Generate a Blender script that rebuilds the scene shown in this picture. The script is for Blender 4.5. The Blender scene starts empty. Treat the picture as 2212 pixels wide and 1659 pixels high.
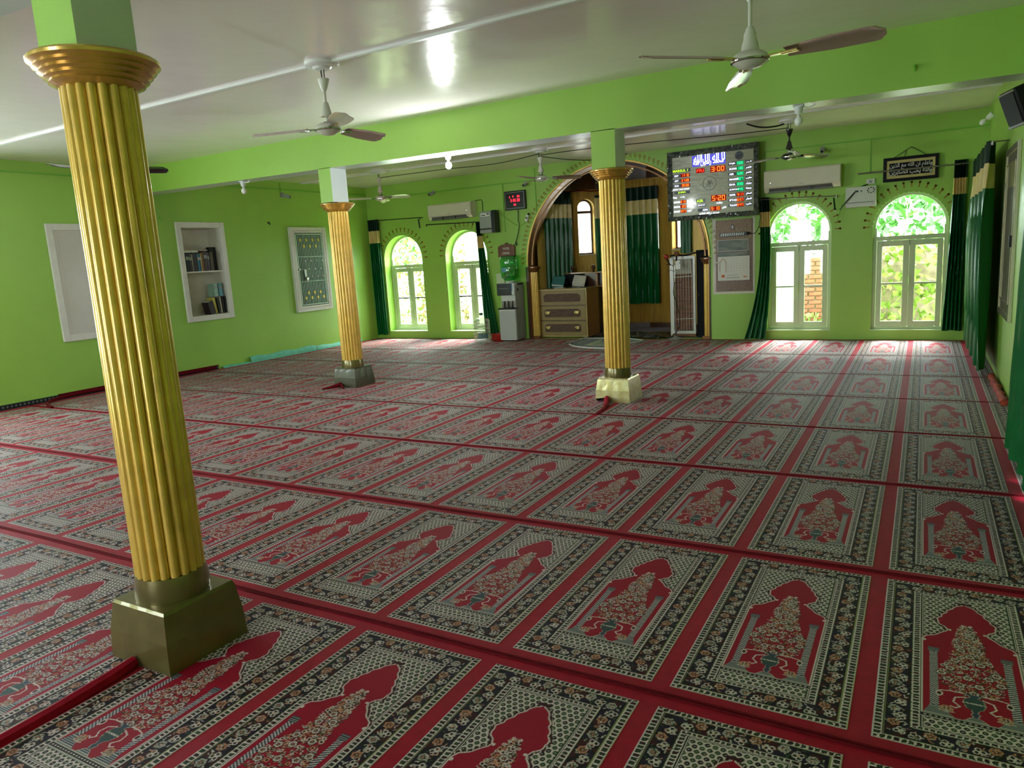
import bpy, math, random
import numpy as np
from mathutils import Vector, Matrix
random.seed(7); rng = np.random.RandomState(7)
D = bpy.data; SC = bpy.context.scene; COL = SC.collection
PI = math.pi
# ------------------------------------------------------------------ camera
FPX = 1553.15
def cam_rot(pitch, yaw, roll):
    cx, sx = math.cos(pitch), math.sin(pitch); cy, sy = math.cos(yaw), math.sin(yaw); cz, sz = math.cos(roll), math.sin(roll)
    Y = Matrix(((cy, sy, 0), (-sy, cy, 0), (0, 0, 1))); B = Matrix(((1, 0, 0), (0, 0, -1), (0, 1, 0)))
    P = Matrix(((1, 0, 0), (0, cx, -sx), (0, sx, cx))); Z = Matrix(((cz, -sz, 0), (sz, cz, 0), (0, 0, 1)))
    return Z @ P @ B @ Y
RM = cam_rot(0.173400, 0.523587, -0.060029)
cam_data = D.cameras.new('camera'); cam_data.sensor_width = 36.0; cam_data.lens = FPX / 2212 * 36.0
cam_data.clip_start = 0.02; cam_data.clip_end = 200
cam = D.objects.new('camera', cam_data); COL.objects.link(cam)
X_, Y_, Z_ = RM[0], -RM[1], -RM[2]
CAMLOC = Vector((0.12255, 0.0, 1.47958))
M4 = Matrix(((X_[0], Y_[0], Z_[0], CAMLOC[0]), (X_[1], Y_[1], Z_[1], CAMLOC[1]), (X_[2], Y_[2], Z_[2], CAMLOC[2]), (0, 0, 0, 1)))
cam.matrix_world = M4; SC.camera = cam
# ------------------------------------------------------------------ world, exposure
W = D.worlds.new('sky'); SC.world = W; W.use_nodes = True
bg = W.node_tree.nodes['Background']
tc = W.node_tree.nodes.new('ShaderNodeTexCoord'); nz = W.node_tree.nodes.new('ShaderNodeTexNoise')
nz.inputs['Scale'].default_value = 1.6; nz.inputs['Detail'].default_value = 3
rp = W.node_tree.nodes.new('ShaderNodeValToRGB')
rp.color_ramp.elements[0].color = (0.76, 0.88, 1.0, 1); rp.color_ramp.elements[1].color = (0.96, 0.98, 1.0, 1)
W.node_tree.links.new(tc.outputs['Generated'], nz.inputs['Vector']); W.node_tree.links.new(nz.outputs['Fac'], rp.inputs['Fac'])
W.node_tree.links.new(rp.outputs['Color'], bg.inputs['Color'])
bg.inputs['Strength'].default_value = 6.5
SC.view_settings.view_transform = 'Standard'; SC.view_settings.look = 'None'
SC.view_settings.exposure = 1.88; SC.view_settings.gamma = 1.0; SC.view_settings.use_curve_mapping = False
SC.cycles.max_bounces = 9; SC.cycles.diffuse_bounces = 6; SC.cycles.glossy_bounces = 4
SC.cycles.transparent_max_bounces = 12; SC.cycles.sample_clamp_indirect = 6.0; SC.cycles.caustics_reflective = False; SC.cycles.caustics_refractive = False
# hazy sun high beyond the mihrab wall: soft patches fall on the first row of mats
sun_d = D.lights.new('sun', 'SUN'); sun_d.energy = 8.0; sun_d.angle = 0.5; sun_d.color = (1.0, 0.96, 0.88)
sun = D.objects.new('sun', sun_d); COL.objects.link(sun); sun.rotation_euler = (math.radians(-36), math.radians(6), 0)
def portal(name, cx, cy, cz, w, h, rot):
    l = D.lights.new(name, 'AREA'); l.shape = 'RECTANGLE'; l.size = w; l.size_y = h; l.cycles.is_portal = True
    o = D.objects.new(name, l); COL.objects.link(o); o.location = (cx, cy, cz); o.rotation_euler = rot
    return o
# ------------------------------------------------------------------ helpers
def srgb(r, g, b):
    f = lambda c: (c / 255) / 12.92 if c / 255 <= 0.04045 else (((c / 255) + 0.055) / 1.055) ** 2.4
    return (f(r), f(g), f(b), 1.0)
def lnk(nt, a, b): nt.links.new(a, b)
def mat(name, rgb, rough=0.6, metal=0.0, var=0.08, vscale=6.0, bump=0.0, bscale=60.0, bdist=0.002, spec=0.5, coat=0.0, sheen=0.0,
        rgb2=None, stretch=(1, 1, 1), emit=0.0, trans=0.0, detail=3):
    m = D.materials.new(name); m.use_nodes = True; nt = m.node_tree; p = nt.nodes['Principled BSDF']
    c = srgb(*rgb)
    p.inputs['Roughness'].default_value = rough; p.inputs['Metallic'].default_value = metal
    p.inputs['Specular IOR Level'].default_value = spec; p.inputs['Coat Weight'].default_value = coat
    p.inputs['Coat Roughness'].default_value = 0.08; p.inputs['Sheen Weight'].default_value = sheen; p.inputs['Sheen Roughness'].default_value = 0.25
    p.inputs['Transmission Weight'].default_value = trans
    t = nt.nodes.new('ShaderNodeTexCoord'); mp = nt.nodes.new('ShaderNodeMapping'); mp.inputs['Scale'].default_value = stretch
    lnk(nt, t.outputs['Object'], mp.inputs['Vector'])
    n = nt.nodes.new('ShaderNodeTexNoise'); n.inputs['Scale'].default_value = vscale; n.inputs['Detail'].default_value = detail
    lnk(nt, mp.outputs[0], n.inputs['Vector'])
    r = nt.nodes.new('ShaderNodeValToRGB'); e = r.color_ramp.elements
    e[0].position = 0.3; e[1].position = 0.7
    if rgb2: e[0].color = srgb(*rgb2); e[1].color = c
    else:
        e[0].color = tuple(max(0, v * (1 - var)) for v in c[:3]) + (1,); e[1].color = tuple(min(1, v * (1 + var)) for v in c[:3]) + (1,)
    lnk(nt, n.outputs['Fac'], r.inputs['Fac']); lnk(nt, r.outputs['Color'], p.inputs['Base Color'])
    if emit:
        lnk(nt, r.outputs['Color'], p.inputs['Emission Color']); p.inputs['Emission Strength'].default_value = emit
    if bump:
        b = nt.nodes.new('ShaderNodeTexNoise'); b.inputs['Scale'].default_value = bscale; b.inputs['Detail'].default_value = 4
        lnk(nt, mp.outputs[0], b.inputs['Vector'])
        bn = nt.nodes.new('ShaderNodeBump'); bn.inputs['Strength'].default_value = bump; bn.inputs['Distance'].default_value = bdist
        lnk(nt, b.outputs['Fac'], bn.inputs['Height']); lnk(nt, bn.outputs['Normal'], p.inputs['Normal'])
    return m
class MB:
    def __init__(s): s.v = []; s.f = []; s.mi = []; s.cur = 0
    def add(s, vs, fs):
        o = len(s.v); s.v += [tuple(v) for v in vs]; s.f += [tuple(i + o for i in f) for f in fs]; s.mi += [s.cur] * len(fs); return s
    def box(s, x0, x1, y0, y1, z0, z1, bev=0.0):
        if bev > 0 and min(x1 - x0, y1 - y0, z1 - z0) > 2.05 * bev:
            b = bev; V = []; idx = {}
            for sx in (0, 1):
                for sy in (0, 1):
                    for sz in (0, 1):
                        c = ((x0, x1)[sx], (y0, y1)[sy], (z0, z1)[sz]); d = (1 - 2 * sx, 1 - 2 * sy, 1 - 2 * sz)
                        for a in range(3):
                            p = [c[k] + (0 if k == a else b * d[k]) for k in range(3)]
                            idx[(sx, sy, sz, a)] = len(V); V.append(p)
            F = []
            for a in range(3):
                o1, o2 = [k for k in range(3) if k != a]
                for s_ in (0, 1):
                    q = []
                    for (u, w) in ((0, 0), (1, 0), (1, 1), (0, 1)):
                        t = [0, 0, 0]; t[a] = s_; t[o1] = u; t[o2] = w; q.append(idx[(t[0], t[1], t[2], a)])
                    F.append(q)
                for u in (0, 1):
                    for w in (0, 1):
                        t0 = [0, 0, 0]; t0[o1] = u; t0[o2] = w; t1 = list(t0); t1[a] = 1
                        F.append([idx[(*t0, o1)], idx[(*t1, o1)], idx[(*t1, o2)], idx[(*t0, o2)]])
            for sx in (0, 1):
                for sy in (0, 1):
                    for sz in (0, 1): F.append([idx[(sx, sy, sz, a)] for a in range(3)])
            return s.add(V, F)
        V = [(x, y, z) for x in (x0, x1) for y in (y0, y1) for z in (z0, z1)]
        return s.add(V, [(0, 1, 3, 2), (4, 6, 7, 5), (0, 4, 5, 1), (2, 3, 7, 6), (0, 2, 6, 4), (1, 5, 7, 3)])
    def lathe(s, prof, c=(0, 0, 0), n=24, axis='z', cap=True):
        V = []
        for r, h in prof:
            for i in range(n):
                a = 2 * PI * i / n; x, y = r * math.cos(a), r * math.sin(a)
                V.append({'z': (c[0] + x, c[1] + y, c[2] + h), 'y': (c[0] + x, c[1] + h, c[2] + y), 'x': (c[0] + h, c[1] + x, c[2] + y)}[axis])
        F = [(j * n + i, j * n + (i + 1) % n, (j + 1) * n + (i + 1) % n, (j + 1) * n + i) for j in range(len(prof) - 1) for i in range(n)]
        if cap:
            F.append(tuple(range(n))[::-1]); F.append(tuple((len(prof) - 1) * n + i for i in range(n)))
        return s.add(V, F)
    def tube(s, pts, r, n=8, cap=True):
        P = [Vector(p) for p in pts]; V = []; up = Vector((0, 0, 1)); prev = None
        for i, p in enumerate(P):
            t = (P[min(i + 1, len(P) - 1)] - P[max(i - 1, 0)]).normalized()
            if prev is None:
                a = t.cross(up if abs(t.z) < 0.9 else Vector((1, 0, 0))).normalized()
            else:
                a = (prev - t * prev.dot(t)).normalized()
            prev = a; b = t.cross(a); rr = r[i] if isinstance(r, (list, tuple)) else r
            for k in range(n):
                th = 2 * PI * k / n; V.append(p + a * (rr * math.cos(th)) + b * (rr * math.sin(th)))
        F = [(j * n + i, j * n + (i + 1) % n, (j + 1) * n + (i + 1) % n, (j + 1) * n + i) for j in range(len(P) - 1) for i in range(n)]
        if cap: F.append(tuple(range(n))[::-1]); F.append(tuple((len(P) - 1) * n + i for i in range(n)))
        return s.add(V, F)
    def prism(s, poly, y0, y1):
        """poly in (x,z), extruded along y"""
        n = len(poly); V = [(x, y0, z) for x, z in poly] + [(x, y1, z) for x, z in poly]
        F = [tuple(range(n)), tuple(range(n, 2 * n))[::-1]] + [(i, n + i, n + (i + 1) % n, (i + 1) % n) for i in range(n)]
        return s.add(V, F)
    def build(s, name, mats, parent=None, smooth=False, loc=(0, 0, 0), rot=(0, 0, 0)):
        me = D.meshes.new(name); me.from_pydata(s.v, [], s.f); me.validate(clean_customdata=False)
        for m in (mats if isinstance(mats, (list, tuple)) else [mats]): me.materials.append(m)
        if len(me.materials) > 1 and len(me.polygons) == len(s.mi): me.polygons.foreach_set('material_index', s.mi)
        if smooth:
            me.polygons.foreach_set('use_smooth', [True] * len(me.polygons)); me.set_sharp_from_angle(angle=math.radians(38))
        o = D.objects.new(name, me); COL.objects.link(o); o.location = loc; o.rotation_euler = rot
        if parent: o.parent = parent
        return o
def fixn(o):
    import bmesh
    bm = bmesh.new(); bm.from_mesh(o.data); bmesh.ops.recalc_face_normals(bm, faces=bm.faces); bm.to_mesh(o.data); bm.free(); return o
def thing(name, label, cat, loc=(0, 0, 0), rz=0.0, group=None):
    o = D.objects.new(name, None); COL.objects.link(o); o.location = loc; o.rotation_euler = (0, 0, rz)
    o.empty_display_size = 0.1; o['label'] = label; o['category'] = cat
    if group: o['group'] = group
    return o
def tag(o, label, cat, group=None, kind=None):
    o['label'] = label; o['category'] = cat
    if group: o['group'] = group
    if kind: o['kind'] = kind
    return o
def struct(o, label=None):
    o['kind'] = 'structure'
    if label: o['label'] = label
    return o
def sempty(name, label=None):
    o = D.objects.new(name, None); COL.objects.link(o); return struct(o, label)
def copy_mesh(src, name, parent, loc=None, rot=None, scale=None):
    o = D.objects.new(name, src.data); COL.objects.link(o); o.parent = parent
    if loc is not None: o.location = loc
    if rot is not None: o.rotation_euler = rot
    if scale is not None: o.scale = scale
    return o
# Arabic-script text with presentation forms
_F = {'ا': (0xFE8D, 0xFE8E), 'آ': (0xFE81, 0xFE82), 'ب': (0xFE8F, 0xFE90, 0xFE91, 0xFE92), 'ج': (0xFE9D, 0xFE9E, 0xFE9F, 0xFEA0), 'ح': (0xFEA1, 0xFEA2, 0xFEA3, 0xFEA4),
      'د': (0xFEA9, 0xFEAA), 'ر': (0xFEAD, 0xFEAE), 'س': (0xFEB1, 0xFEB2, 0xFEB3, 0xFEB4), 'ش': (0xFEB5, 0xFEB6, 0xFEB7, 0xFEB8),
      'ص': (0xFEB9, 0xFEBA, 0xFEBB, 0xFEBC), 'ط': (0xFEC1, 0xFEC2, 0xFEC3, 0xFEC4), 'ظ': (0xFEC5, 0xFEC6, 0xFEC7, 0xFEC8), 'ع': (0xFEC9, 0xFECA, 0xFECB, 0xFECC),
      'غ': (0xFECD, 0xFECE, 0xFECF, 0xFED0), 'ف': (0xFED1, 0xFED2, 0xFED3, 0xFED4), 'ق': (0xFED5, 0xFED6, 0xFED7, 0xFED8), 'ل': (0xFEDD, 0xFEDE, 0xFEDF, 0xFEE0),
      'م': (0xFEE1, 0xFEE2, 0xFEE3, 0xFEE4), 'ن': (0xFEE5, 0xFEE6, 0xFEE7, 0xFEE8), 'ه': (0xFEE9, 0xFEEA, 0xFEEB, 0xFEEC), 'و': (0xFEED, 0xFEEE),
      'ي': (0xFEF1, 0xFEF2, 0xFEF3, 0xFEF4), 'ت': (0xFE95, 0xFE96, 0xFE97, 0xFE98), 'ك': (0xFED9, 0xFEDA, 0xFEDB, 0xFEDC), 'ء': (0xFE80,), 'ذ': (0xFEAB, 0xFEAC), 'ئ': (0xFE89, 0xFE8A, 0xFE8B, 0xFE8C)}
def arabic(t):
    out = []
    for w in t.split(' '):
        g = []
        for i, ch in enumerate(w):
            f = _F.get(ch)
            if not f: g.append(ch); continue
            pv = i > 0 and len(_F.get(w[i - 1], ())) == 4; nx = i < len(w) - 1 and len(_F.get(w[i + 1], ())) >= 2 and len(f) == 4
            g.append(chr(f[3] if pv and nx else f[1] if pv and len(f) > 1 else f[2] if nx else f[0]))
        out.append(''.join(reversed(g)))
    return ' '.join(reversed(out))
_tc = {}
def text_part(name, s, x, y, z, height, m, parent, width=None, depth=0.002, rot=(PI / 2, 0, 0), shear=0.0, bold=0.0):
    """text lying on a wall, centred at x,z and filling width x height"""
    c = D.curves.new(name, 'FONT'); c.body = s; c.resolution_u = 2; c.extrude = depth; c.offset = bold; c.shear = shear
    o = D.objects.new(name, c); COL.objects.link(o); bpy.context.view_layer.update()
    me = D.meshes.new_from_object(o.evaluated_get(bpy.context.evaluated_depsgraph_get())); D.objects.remove(o); D.curves.remove(c)
    n = len(me.vertices); a = np.empty(n * 3, 'f'); me.vertices.foreach_get('co', a); a = a.reshape(-1, 3)
    lo, hi = a.min(0), a.max(0); sz = np.maximum(hi - lo, 1e-5)
    k = height / sz[1]; kx = (width / sz[0]) if width else k
    a[:, 0] = (a[:, 0] - (lo[0] + hi[0]) / 2) * kx; a[:, 1] = (a[:, 1] - (lo[1] + hi[1]) / 2) * k
    a[:, 2] = a[:, 2] / max(abs(a[:, 2]).max(), 1e-9) * depth
    me.vertices.foreach_set('co', a.ravel()); me.materials.clear(); me.materials.append(m); me.name = name
    o = D.objects.new(name, me); COL.objects.link(o); o.location = (x, y, z); o.rotation_euler = rot
    if parent: o.parent = parent
    return o
# ------------------------------------------------------------------ materials
M = {}
M['green'] = mat('green_enamel_wall', (154, 198, 86), 0.38, var=0.04, vscale=1.6, bump=0.35, bscale=5.0, bdist=0.012, spec=0.4)
M['greenshade'] = M['green']
M['white_pier'] = mat('pale_gloss_paint', (205, 214, 208), 0.3, var=0.03, bump=0.15, bscale=8, bdist=0.01)
M['ceil'] = mat('ceiling_gloss_paint', (238, 231, 226), 0.18, var=0.03, vscale=0.9, bump=0.25, bscale=1.3, bdist=0.05, spec=0.45)
M['gold'] = mat('gold_paint', (222, 180, 84), 0.3, metal=0.35, var=0.10, vscale=14, bump=0.12, bscale=40, bdist=0.003, coat=0.4)
M['goldcap'] = mat('gold_capital_paint', (200, 158, 78), 0.25, metal=0.55, var=0.1, vscale=14, bump=0.1, bscale=50, coat=0.5)
M['olive'] = mat('dull_gold_plinth_paint', (116, 104, 62), 0.28, metal=0.55, var=0.15, vscale=9, bump=0.2, bscale=25, bdist=0.004, coat=0.4)
M['darkolive'] = mat('dark_olive_plinth_paint', (62, 60, 34), 0.35, metal=0.2, var=0.2, vscale=9, bump=0.3, bscale=22, bdist=0.005, coat=0.2)
M['palegold'] = mat('worn_pale_gold_paint', (222, 212, 165), 0.25, metal=0.35, var=0.2, vscale=16, bump=0.3, bscale=22, bdist=0.005, rgb2=(196, 178, 108), coat=0.5)
M['floor'] = mat('floor_screed', (70, 66, 62), 0.9)
M['red'] = mat('red_carpet_pile', (152, 8, 38), 0.6, var=0.14, vscale=25, bump=0.6, bscale=900, bdist=0.003, sheen=0.08, spec=0.10)
M['darkred'] = mat('dark_red_binding', (96, 10, 22), 0.9, var=0.2, vscale=40, bump=0.5, bscale=400, sheen=0.05, spec=0.1)
M['frame'] = mat('window_green_white_paint', (196, 212, 170), 0.32, var=0.04, vscale=5, bump=0.1, bscale=30)
M['framew'] = mat('white_enamel_wood', (220, 218, 212), 0.22, var=0.04, vscale=8, bump=0.25, bscale=35, bdist=0.003)
M['grey_panel'] = mat('grey_enamel_board', (206, 200, 194), 0.22, var=0.03, vscale=3, bump=0.1, bscale=12, bdist=0.004)
M['whitewash'] = mat('niche_whitewash', (212, 208, 194), 0.55, var=0.08, vscale=4)
M['cgreen'] = mat('bottle_green_satin', (6, 92, 42), 0.33, var=0.10, vscale=7, spec=0.4, bump=0.1, bscale=300, bdist=0.0005)
M['ccream'] = mat('cream_satin_band', (216, 196, 132), 0.42, var=0.08, vscale=9)
M['cdark'] = mat('dark_green_header_tape', (4, 40, 26), 0.5, var=0.12, vscale=9, spec=0.3)
M['drape'] = mat('gold_pleated_cloth', (190, 154, 68), 0.38, metal=0.25, var=0.2, vscale=30, stretch=(1, 1, 0.05))
M['brown'] = mat('dark_brown_varnish', (72, 42, 20), 0.3, var=0.25, vscale=8, bump=0.15, bscale=30, coat=0.3)
M['bronze'] = mat('brown_bronze_arch_paint', (128, 82, 38), 0.28, metal=0.35, var=0.2, vscale=6, bump=0.4, bscale=9, bdist=0.012, coat=0.4)
M['ochre'] = mat('ochre_painted_rays', (150, 128, 26), 0.5, var=0.2, vscale=30)
M['black'] = mat('black_plastic', (16, 17, 20), 0.28, var=0.1)
M['blackcloth'] = mat('black_cloth', (14, 16, 20), 0.85, var=0.15, vscale=20, sheen=0.3)
M['poly'] = mat('black_polythene', (20, 24, 28), 0.16, var=0.2, bump=0.8, bscale=14, bdist=0.02)
M['white'] = mat('white_plastic', (222, 222, 216), 0.3, var=0.02)
M['ac'] = mat('ac_cream_plastic', (214, 210, 190), 0.22, var=0.02, coat=0.3)
M['acdark'] = mat('ac_louvre_grey', (96, 98, 92), 0.4)
M['chrome'] = mat('chrome', (190, 190, 190), 0.14, metal=1.0, var=0.03)
M['steel'] = mat('brushed_steel', (150, 150, 148), 0.3, metal=1.0, var=0.05)
M['fanwhite'] = mat('fan_cream_enamel', (205, 206, 190), 0.28, var=0.03)
M['fantan'] = mat('fan_rosy_tan_enamel', (202, 188, 178), 0.2, var=0.04, coat=0.5)
M['fanbrown'] = mat('fan_bronze_brown_enamel', (160, 142, 120), 0.2, metal=0.3, var=0.05, coat=0.5)
M['fandark'] = mat('fan_black_enamel', (26, 26, 28), 0.18, var=0.05, coat=0.5)
M['bulb'] = mat('bulb_frosted', (238, 240, 238), 0.35, var=0.01)
M['wire'] = mat('black_cable', (18, 22, 18), 0.5)
M['conduit'] = mat('pvc_conduit', (226, 228, 224), 0.35, var=0.02)
M['gconduit'] = mat('painted_green_conduit', (122, 186, 62), 0.4, var=0.04)
M['palebox'] = mat('pale_grey_plastic', (206, 210, 200), 0.35, var=0.03)
M['mattblack'] = mat('matt_black_wood', (14, 14, 16), 0.6, spec=0.25)
M['grey'] = mat('grey_plastic', (150, 156, 150), 0.4, var=0.04)
M['bluegrey'] = mat('led_tint_grey', (60, 70, 82), 0.4)
M['boardface'] = mat('board_green_grey', (168, 172, 146), 0.3, var=0.08, vscale=3, bump=0.5, bscale=9, bdist=0.012, stretch=(1, 1, 2.5), coat=0.3)
M['wrap'] = mat('crinkled_wrap', (84, 96, 84), 0.12, var=0.5, vscale=22, bump=1.0, bscale=38, bdist=0.03, coat=0.8, rgb2=(26, 44, 34))
M['wood'] = mat('varnished_pine', (158, 112, 62), 0.35, var=0.15, vscale=3, stretch=(1, 1, 12), bump=0.1)
M['drawer'] = mat('olive_beige_laminate', (146, 120, 66), 0.35, var=0.06, vscale=6)
M['carve'] = mat('carved_brown_inlay', (92, 62, 38), 0.4, var=0.35, vscale=26, bump=0.9, bscale=50, bdist=0.01)
M['brass'] = mat('brass', (205, 182, 120), 0.25, metal=0.9)
M['paper'] = mat('paper', (214, 212, 200), 0.7, var=0.04)
M['teal'] = mat('teal_cover', (70, 130, 130), 0.5)
M['marble'] = mat('brown_speckled_stone', (138, 108, 88), 0.3, var=0.35, vscale=60, detail=6, rgb2=(92, 66, 52))
M['notice'] = mat('old_notice_sheet', (138, 142, 130), 0.5, rgb2=(78, 96, 96), vscale=5, stretch=(1, 1, 4))
M['calendar'] = mat('calendar_paper', (214, 214, 206), 0.5, var=0.02)
M['ink'] = mat('grey_ink', (120, 120, 116), 0.7)
M['orange'] = mat('orange_print', (196, 96, 50), 0.6)
M['plank'] = mat('reddish_plank', (150, 96, 60), 0.6, var=0.3, vscale=5, stretch=(1, 1, 8), rgb2=(96, 66, 50))
M['newsprint'] = mat('newsprint_sheet', (190, 188, 174), 0.7, var=0.3, vscale=60, detail=6)
M['cyan'] = mat('turquoise_foam', (96, 186, 158), 0.6, var=0.12, vscale=12, bump=0.4, bscale=20)
M['orangerug'] = mat('orange_red_rug', (182, 74, 44), 0.9, var=0.4, vscale=28, rgb2=(120, 30, 40), bump=0.4, bscale=90)
M['matgreen'] = mat('dark_green_prayer_mat_pile', (22, 34, 32), 0.95, var=0.3, vscale=40, bump=0.4, bscale=400, sheen=0.3)
M['matcream'] = mat('cream_pile', (172, 180, 140), 0.95, var=0.2, vscale=60, bump=0.4, bscale=400)
M['burgundy'] = mat('burgundy_carpet', (66, 24, 26), 0.95, var=0.3, vscale=20, bump=0.3, bscale=400, sheen=0.2)
M['tubred'] = mat('red_plastic', (176, 44, 34), 0.35, var=0.08)
M['signbrown'] = mat('brown_wooden_sign', (112, 66, 46), 0.45, var=0.2, vscale=8)
M['blue'] = mat('blue_tape', (40, 120, 200), 0.4)
M['starg'] = mat('yellow_star_metal', (216, 196, 82), 0.35, metal=0.2)
M['gridbar'] = mat('grille_bar_pale_green', (170, 198, 176), 0.35)
M['darkin'] = mat('dark_green_interior', (24, 48, 38), 0.8)
M['brick'] = mat('orange_brick', (160, 92, 64), 0.9, var=0.2, vscale=20, rgb2=(122, 74, 54), bump=0.3, bscale=60)
M['mortar'] = mat('pale_mortar', (160, 146, 130), 0.95)
M['leaf'] = mat('broad_leaf', (62, 118, 46), 0.5, var=0.25, vscale=9)
M['leaf2'] = mat('yellow_green_leaf', (122, 142, 62), 0.5, var=0.25, vscale=9)
M['stalk'] = mat('straw_stalk', (160, 140, 92), 0.7)
M['grass'] = mat('garden_ground', (120, 140, 84), 0.95, var=0.3, vscale=3)
M['tin'] = mat('corrugated_tin', (150, 154, 158), 0.4, metal=0.3)
M['plaster'] = mat('outer_plaster', (190, 186, 176), 0.9)
def glass_mat(name, tint, gloss=0.09, rough=0.03):
    m = D.materials.new(name); m.use_nodes = True; nt = m.node_tree; nt.nodes.clear()
    out = nt.nodes.new('ShaderNodeOutputMaterial'); mix = nt.nodes.new('ShaderNodeMixShader'); t = nt.nodes.new('ShaderNodeBsdfTransparent'); g = nt.nodes.new('ShaderNodeBsdfGlossy')
    t.inputs['Color'].default_value = tint; g.inputs['Roughness'].default_value = rough; mix.inputs[0].default_value = gloss
    nt.links.new(t.outputs[0], mix.inputs[1]); nt.links.new(g.outputs[0], mix.inputs[2]); nt.links.new(mix.outputs[0], out.inputs[0]); return m
M['glass'] = glass_mat('clear_glass', (0.96, 0.98, 0.97, 1), 0.07)
M['jug'] = glass_mat('green_jug_plastic', (0.25, 0.82, 0.48, 1), 0.16, 0.1)
M['jar'] = glass_mat('clear_jar_plastic', (0.90, 0.93, 0.90, 1), 0.35, 0.25)
def translucent(name, col, mixv=0.5):
    m = D.materials.new(name); m.use_nodes = True; nt = m.node_tree; nt.nodes.clear()
    out = nt.nodes.new('ShaderNodeOutputMaterial'); mix = nt.nodes.new('ShaderNodeMixShader'); t = nt.nodes.new('ShaderNodeBsdfTranslucent'); g = nt.nodes.new('ShaderNodeBsdfDiffuse')
    t.inputs['Color'].default_value = col; g.inputs['Color'].default_value = col; mix.inputs[0].default_value = mixv
    nt.links.new(t.outputs[0], mix.inputs[1]); nt.links.new(g.outputs[0], mix.inputs[2]); nt.links.new(mix.outputs[0], out.inputs[0]); return m
M['film'] = translucent('milky_plastic_film', (0.92, 0.93, 0.94, 1), 0.25)
def emis(name, rgb, s):
    m = D.materials.new(name); m.use_nodes = True; nt = m.node_tree; nt.nodes.clear()
    out = nt.nodes.new('ShaderNodeOutputMaterial'); e = nt.nodes.new('ShaderNodeEmission'); e.inputs['Color'].default_value = srgb(*rgb); e.inputs['Strength'].default_value = s
    nt.links.new(e.outputs[0], out.inputs[0]); return m
M['Lred'] = emis('led_red', (255, 60, 40), 0.6); M['Lorange'] = emis('led_orange', (255, 120, 40), 0.75)
M['Lgreen'] = emis('led_green', (60, 255, 170), 0.5); M['Llime'] = emis('led_lime', (190, 255, 40), 0.5)
M['Lwhite'] = emis('led_white', (225, 230, 255), 0.7); M['Lglow'] = emis('led_blue_backing', (90, 90, 215), 0.3)
M['Lpink'] = emis('led_clock_red', (255, 40, 60), 0.9); M['Lbulb'] = emis('lit_bulb', (255, 255, 255), 30.0)
M['Lredback'] = emis('led_red_backing', (200, 16, 24), 0.13); M['Lgreenback'] = emis('led_green_backing', (10, 170, 80), 0.16)
# carpet material reads the woven pattern stored on the mesh knots
def carpet_mat():
    m = D.materials.new('woven_carpet_pile'); m.use_nodes = True; nt = m.node_tree; p = nt.nodes['Principled BSDF']
    a = nt.nodes.new('ShaderNodeVertexColor'); a.layer_name = 'weave'
    t = nt.nodes.new('ShaderNodeTexCoord'); n = nt.nodes.new('ShaderNodeTexNoise'); n.inputs['Scale'].default_value = 420; n.inputs['Detail'].default_value = 2
    lnk(nt, t.outputs['Object'], n.inputs['Vector'])
    mx = nt.nodes.new('ShaderNodeMix'); mx.data_type = 'RGBA'; mx.blend_type = 'MULTIPLY'; mx.inputs['Factor'].default_value = 0.5
    r = nt.nodes.new('ShaderNodeValToRGB'); r.color_ramp.elements[0].position = 0.3; r.color_ramp.elements[0].color = (0.5, 0.5, 0.5, 1); r.color_ramp.elements[1].position = 0.65
    lnk(nt, n.outputs['Fac'], r.inputs['Fac']); lnk(nt, a.outputs['Color'], mx.inputs[6]); lnk(nt, r.outputs['Color'], mx.inputs[7])
    lnk(nt, mx.outputs[2], p.inputs['Base Color'])
    b = nt.nodes.new('ShaderNodeBump'); b.inputs['Strength'].default_value = 0.5; b.inputs['Distance'].default_value = 0.003
    lnk(nt, n.outputs['Fac'], b.inputs['Height']); lnk(nt, b.outputs['Normal'], p.inputs['Normal'])
    p.inputs['Roughness'].default_value = 0.6; p.inputs['Specular IOR Level'].default_value = 0.12; p.inputs['Sheen Weight'].default_value = 0.10
    p.inputs['Sheen Roughness'].default_value = 0.15
    return m
M['weave'] = carpet_mat()
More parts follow.
